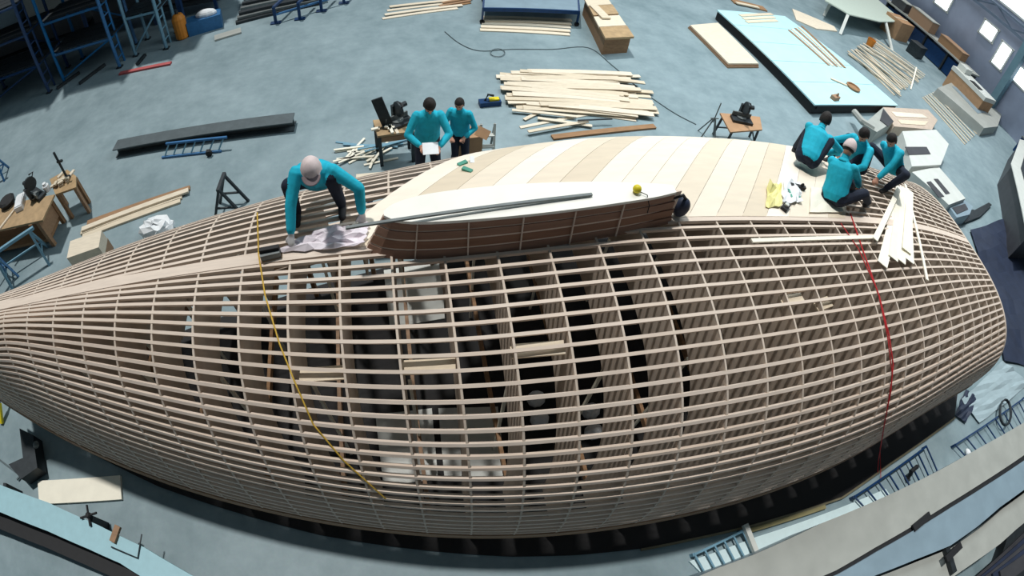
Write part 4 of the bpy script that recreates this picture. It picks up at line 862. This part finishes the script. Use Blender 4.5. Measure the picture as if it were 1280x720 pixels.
crumple('plastic_cover', [fl(1200, 500)+V((0, 0, .01)), fl(1222, 530)+V((0, 0, .01)), fl(1286, 480)+V((0, 0, .01)), fl(1252, 452)+V((0, 0, .01))], None, mat('grey_film', (158, 176, 182), .4, .08, 3), 'grey plastic film spread on the floor below the transom', 'sheet', .03, 7, .006, 9)
crumple('ground_sheet', [fl(1192, 520)+V((0, 0, .02)), fl(1205, 530)+V((0, 0, .02)), fl(1220, 498)+V((0, 0, .02)), fl(1205, 488)+V((0, 0, .02))], None, darknavy, 'small bluish cloth scrap on the grey plastic film', 'cloth', .03, 5, .006, 10)
# lower left
t_ = thing('pale_blue_mould', 'pale blue mould edge with its shadow side painted black at the lower left', 'mould', fl(80, 690))
up_ = [(-60, 585), (0, 606), (60, 628), (120, 655), (180, 684), (260, 730)]; lo_ = [(-60, 618), (0, 640), (60, 664), (110, 686), (150, 704), (200, 735)]
band('flange', mat('pale_blue_gel', (160, 200, 210), .5, .06), up_, lo_, .5, .05, t_)
A = [fl(*p, .47) for p in lo_]; MB().loft([[p, p+V((0, .05, 0)), V((p.x, p.y+.05, 0)), V((p.x, p.y, 0))] for p in A]).build('mould_side', black, t_)  # side coloured black for the shadow below the flange
for i in (1, 3): p = A[i]; MB().box((p.x, p.y+.3, .22), (.08, .4, .44)).build('support', dark_s, t_)
band('shadow_band', black, [(x, y+1) for x, y in lo_], [(x-3, y+20) for x, y in lo_], .30, .03, t_)  # black band continues the painted shadow of the side
tp = xy((47, 601), (150, 594), (152, 624), (49, 630), z=.05); one('plywood_offcut', MB().prism(tp, .0, .05), white_t, 'rectangular cream plywood offcut on the floor at the lower left', 'board')
t_ = thing('boot_bracket', 'black boot-shaped steel bracket standing near the bow', 'bracket', fl(45, 598)); MB().prism(xy((37, 544), (54, 552), (60, 592), (40, 606), (24, 588), (42, 580)), .03, .3).build('bracket_plate', dark_s, t_); c = fl(45, 556, .3); MB().ellip(c, .07, .07, .05, 6).build('bolt', gray_s, t_); MB().prism(xy((30, 585), (56, 590), (42, 602)), 0, .03).build('sole', black, t_)
lay((0, 575), (34, 600), .0, .03, .03, cable, 'thin grey rod on the floor at the lower left', name='rod', cat='rod'); lay((22, 600), (40, 580), .03, .03, .03, cable, 'second thin rod crossing by the black bracket', name='rod', cat='rod')
c = fl(112, 645, .5); t_ = thing('star_knob', 'black star-shaped clamp knob on the pale blue mould edge', 'knob', c)
MB().lathe(c, [(.05, 0), (.05, .05), (.03, .07)], 10).build('knob_body', black, t_)
for i in range(4): a = i*math.pi/2+.3; MB().tube([c+V((0, 0, .03)), c+V((.16*math.cos(a), .16*math.sin(a), .03))], .02, 6).build('arm', black, t_)
lay((142, 678), (149, 658), .5, .1, .05, brown_w, 'short brown wooden stick on the pale blue mould edge'); 
a = fl(178, 668, .5); b = fl(173, 698, .5); c = fl(140, 684, .5); one('wire', MB().tube([a+V((0, 0, .02)), b+V((0, 0, .02)), c+V((0, 0, .02))], .012, 5), dark_s, 'bent dark wire lying on the pale blue mould edge', 'wire')
c = fl(3, 530); t_ = thing('sheath', 'yellow-handled tool leaning by the bow at the picture edge', 'tool', c); MB().bar(c+V((0, 0, .03)), c+V((.05, .3, .25)), .09, .06).build('grip', yellow, t_); MB().bar(c+V((.05, .3, .25)), c+V((.1, .9, .7)), .06, .04).build('shaft', gray_s, t_)
# black base under the hull and boards on it
nearp = [(30, 500), (60, 536), (200, 609), (320, 648), (400, 669), (480, 682), (560, 691), (640, 696), (720, 694), (800, 686), (860, 674), (940, 656), (1050, 622), (1110, 580), (1192, 522), (1196, 492)]
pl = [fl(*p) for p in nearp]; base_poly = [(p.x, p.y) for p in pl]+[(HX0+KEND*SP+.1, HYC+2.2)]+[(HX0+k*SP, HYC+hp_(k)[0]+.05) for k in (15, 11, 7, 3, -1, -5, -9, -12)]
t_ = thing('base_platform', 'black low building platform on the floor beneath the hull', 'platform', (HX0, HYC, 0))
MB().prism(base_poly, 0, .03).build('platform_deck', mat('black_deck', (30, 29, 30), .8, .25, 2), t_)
e = [fl(*p)+V((0, -.02, .03)) for p in nearp[9:15]]
for i in range(len(e)-1): MB().bar(e[i], e[i+1], .035, .04).build('edge_strip', mat('dull_edge', (112, 106, 84), .7), t_)
# pale flat sheets on the floor inside the hull
for i, pts in enumerate((((470, 520), (540, 512), (548, 600), (480, 608)), ((548, 512), (622, 510), (632, 600), (556, 602)), ((480, 340), (552, 330), (556, 400), (488, 412)))):
    tp = xy(*pts); one('pale_sheet', MB().prism([(p.x, p.y) for p in tp], .031, .055), gelwhite, ('pale sheet on the floor inside the hull, forward of its neighbour', 'pale sheet on the floor inside the hull amidships', 'pale sheet on the floor under the far battens')[i], 'sheet')
for i, (px, py) in enumerate(((668, 505), (672, 530), (735, 520), (738, 545))):
    c = fl(px, py); one('white_bag', MB().ellip(c+V((0, 0, .19)), .14, .12, .16, 8), clothw, 'small white filled bag on the floor inside the hull amidships', 'bag', 'bags inside the hull')
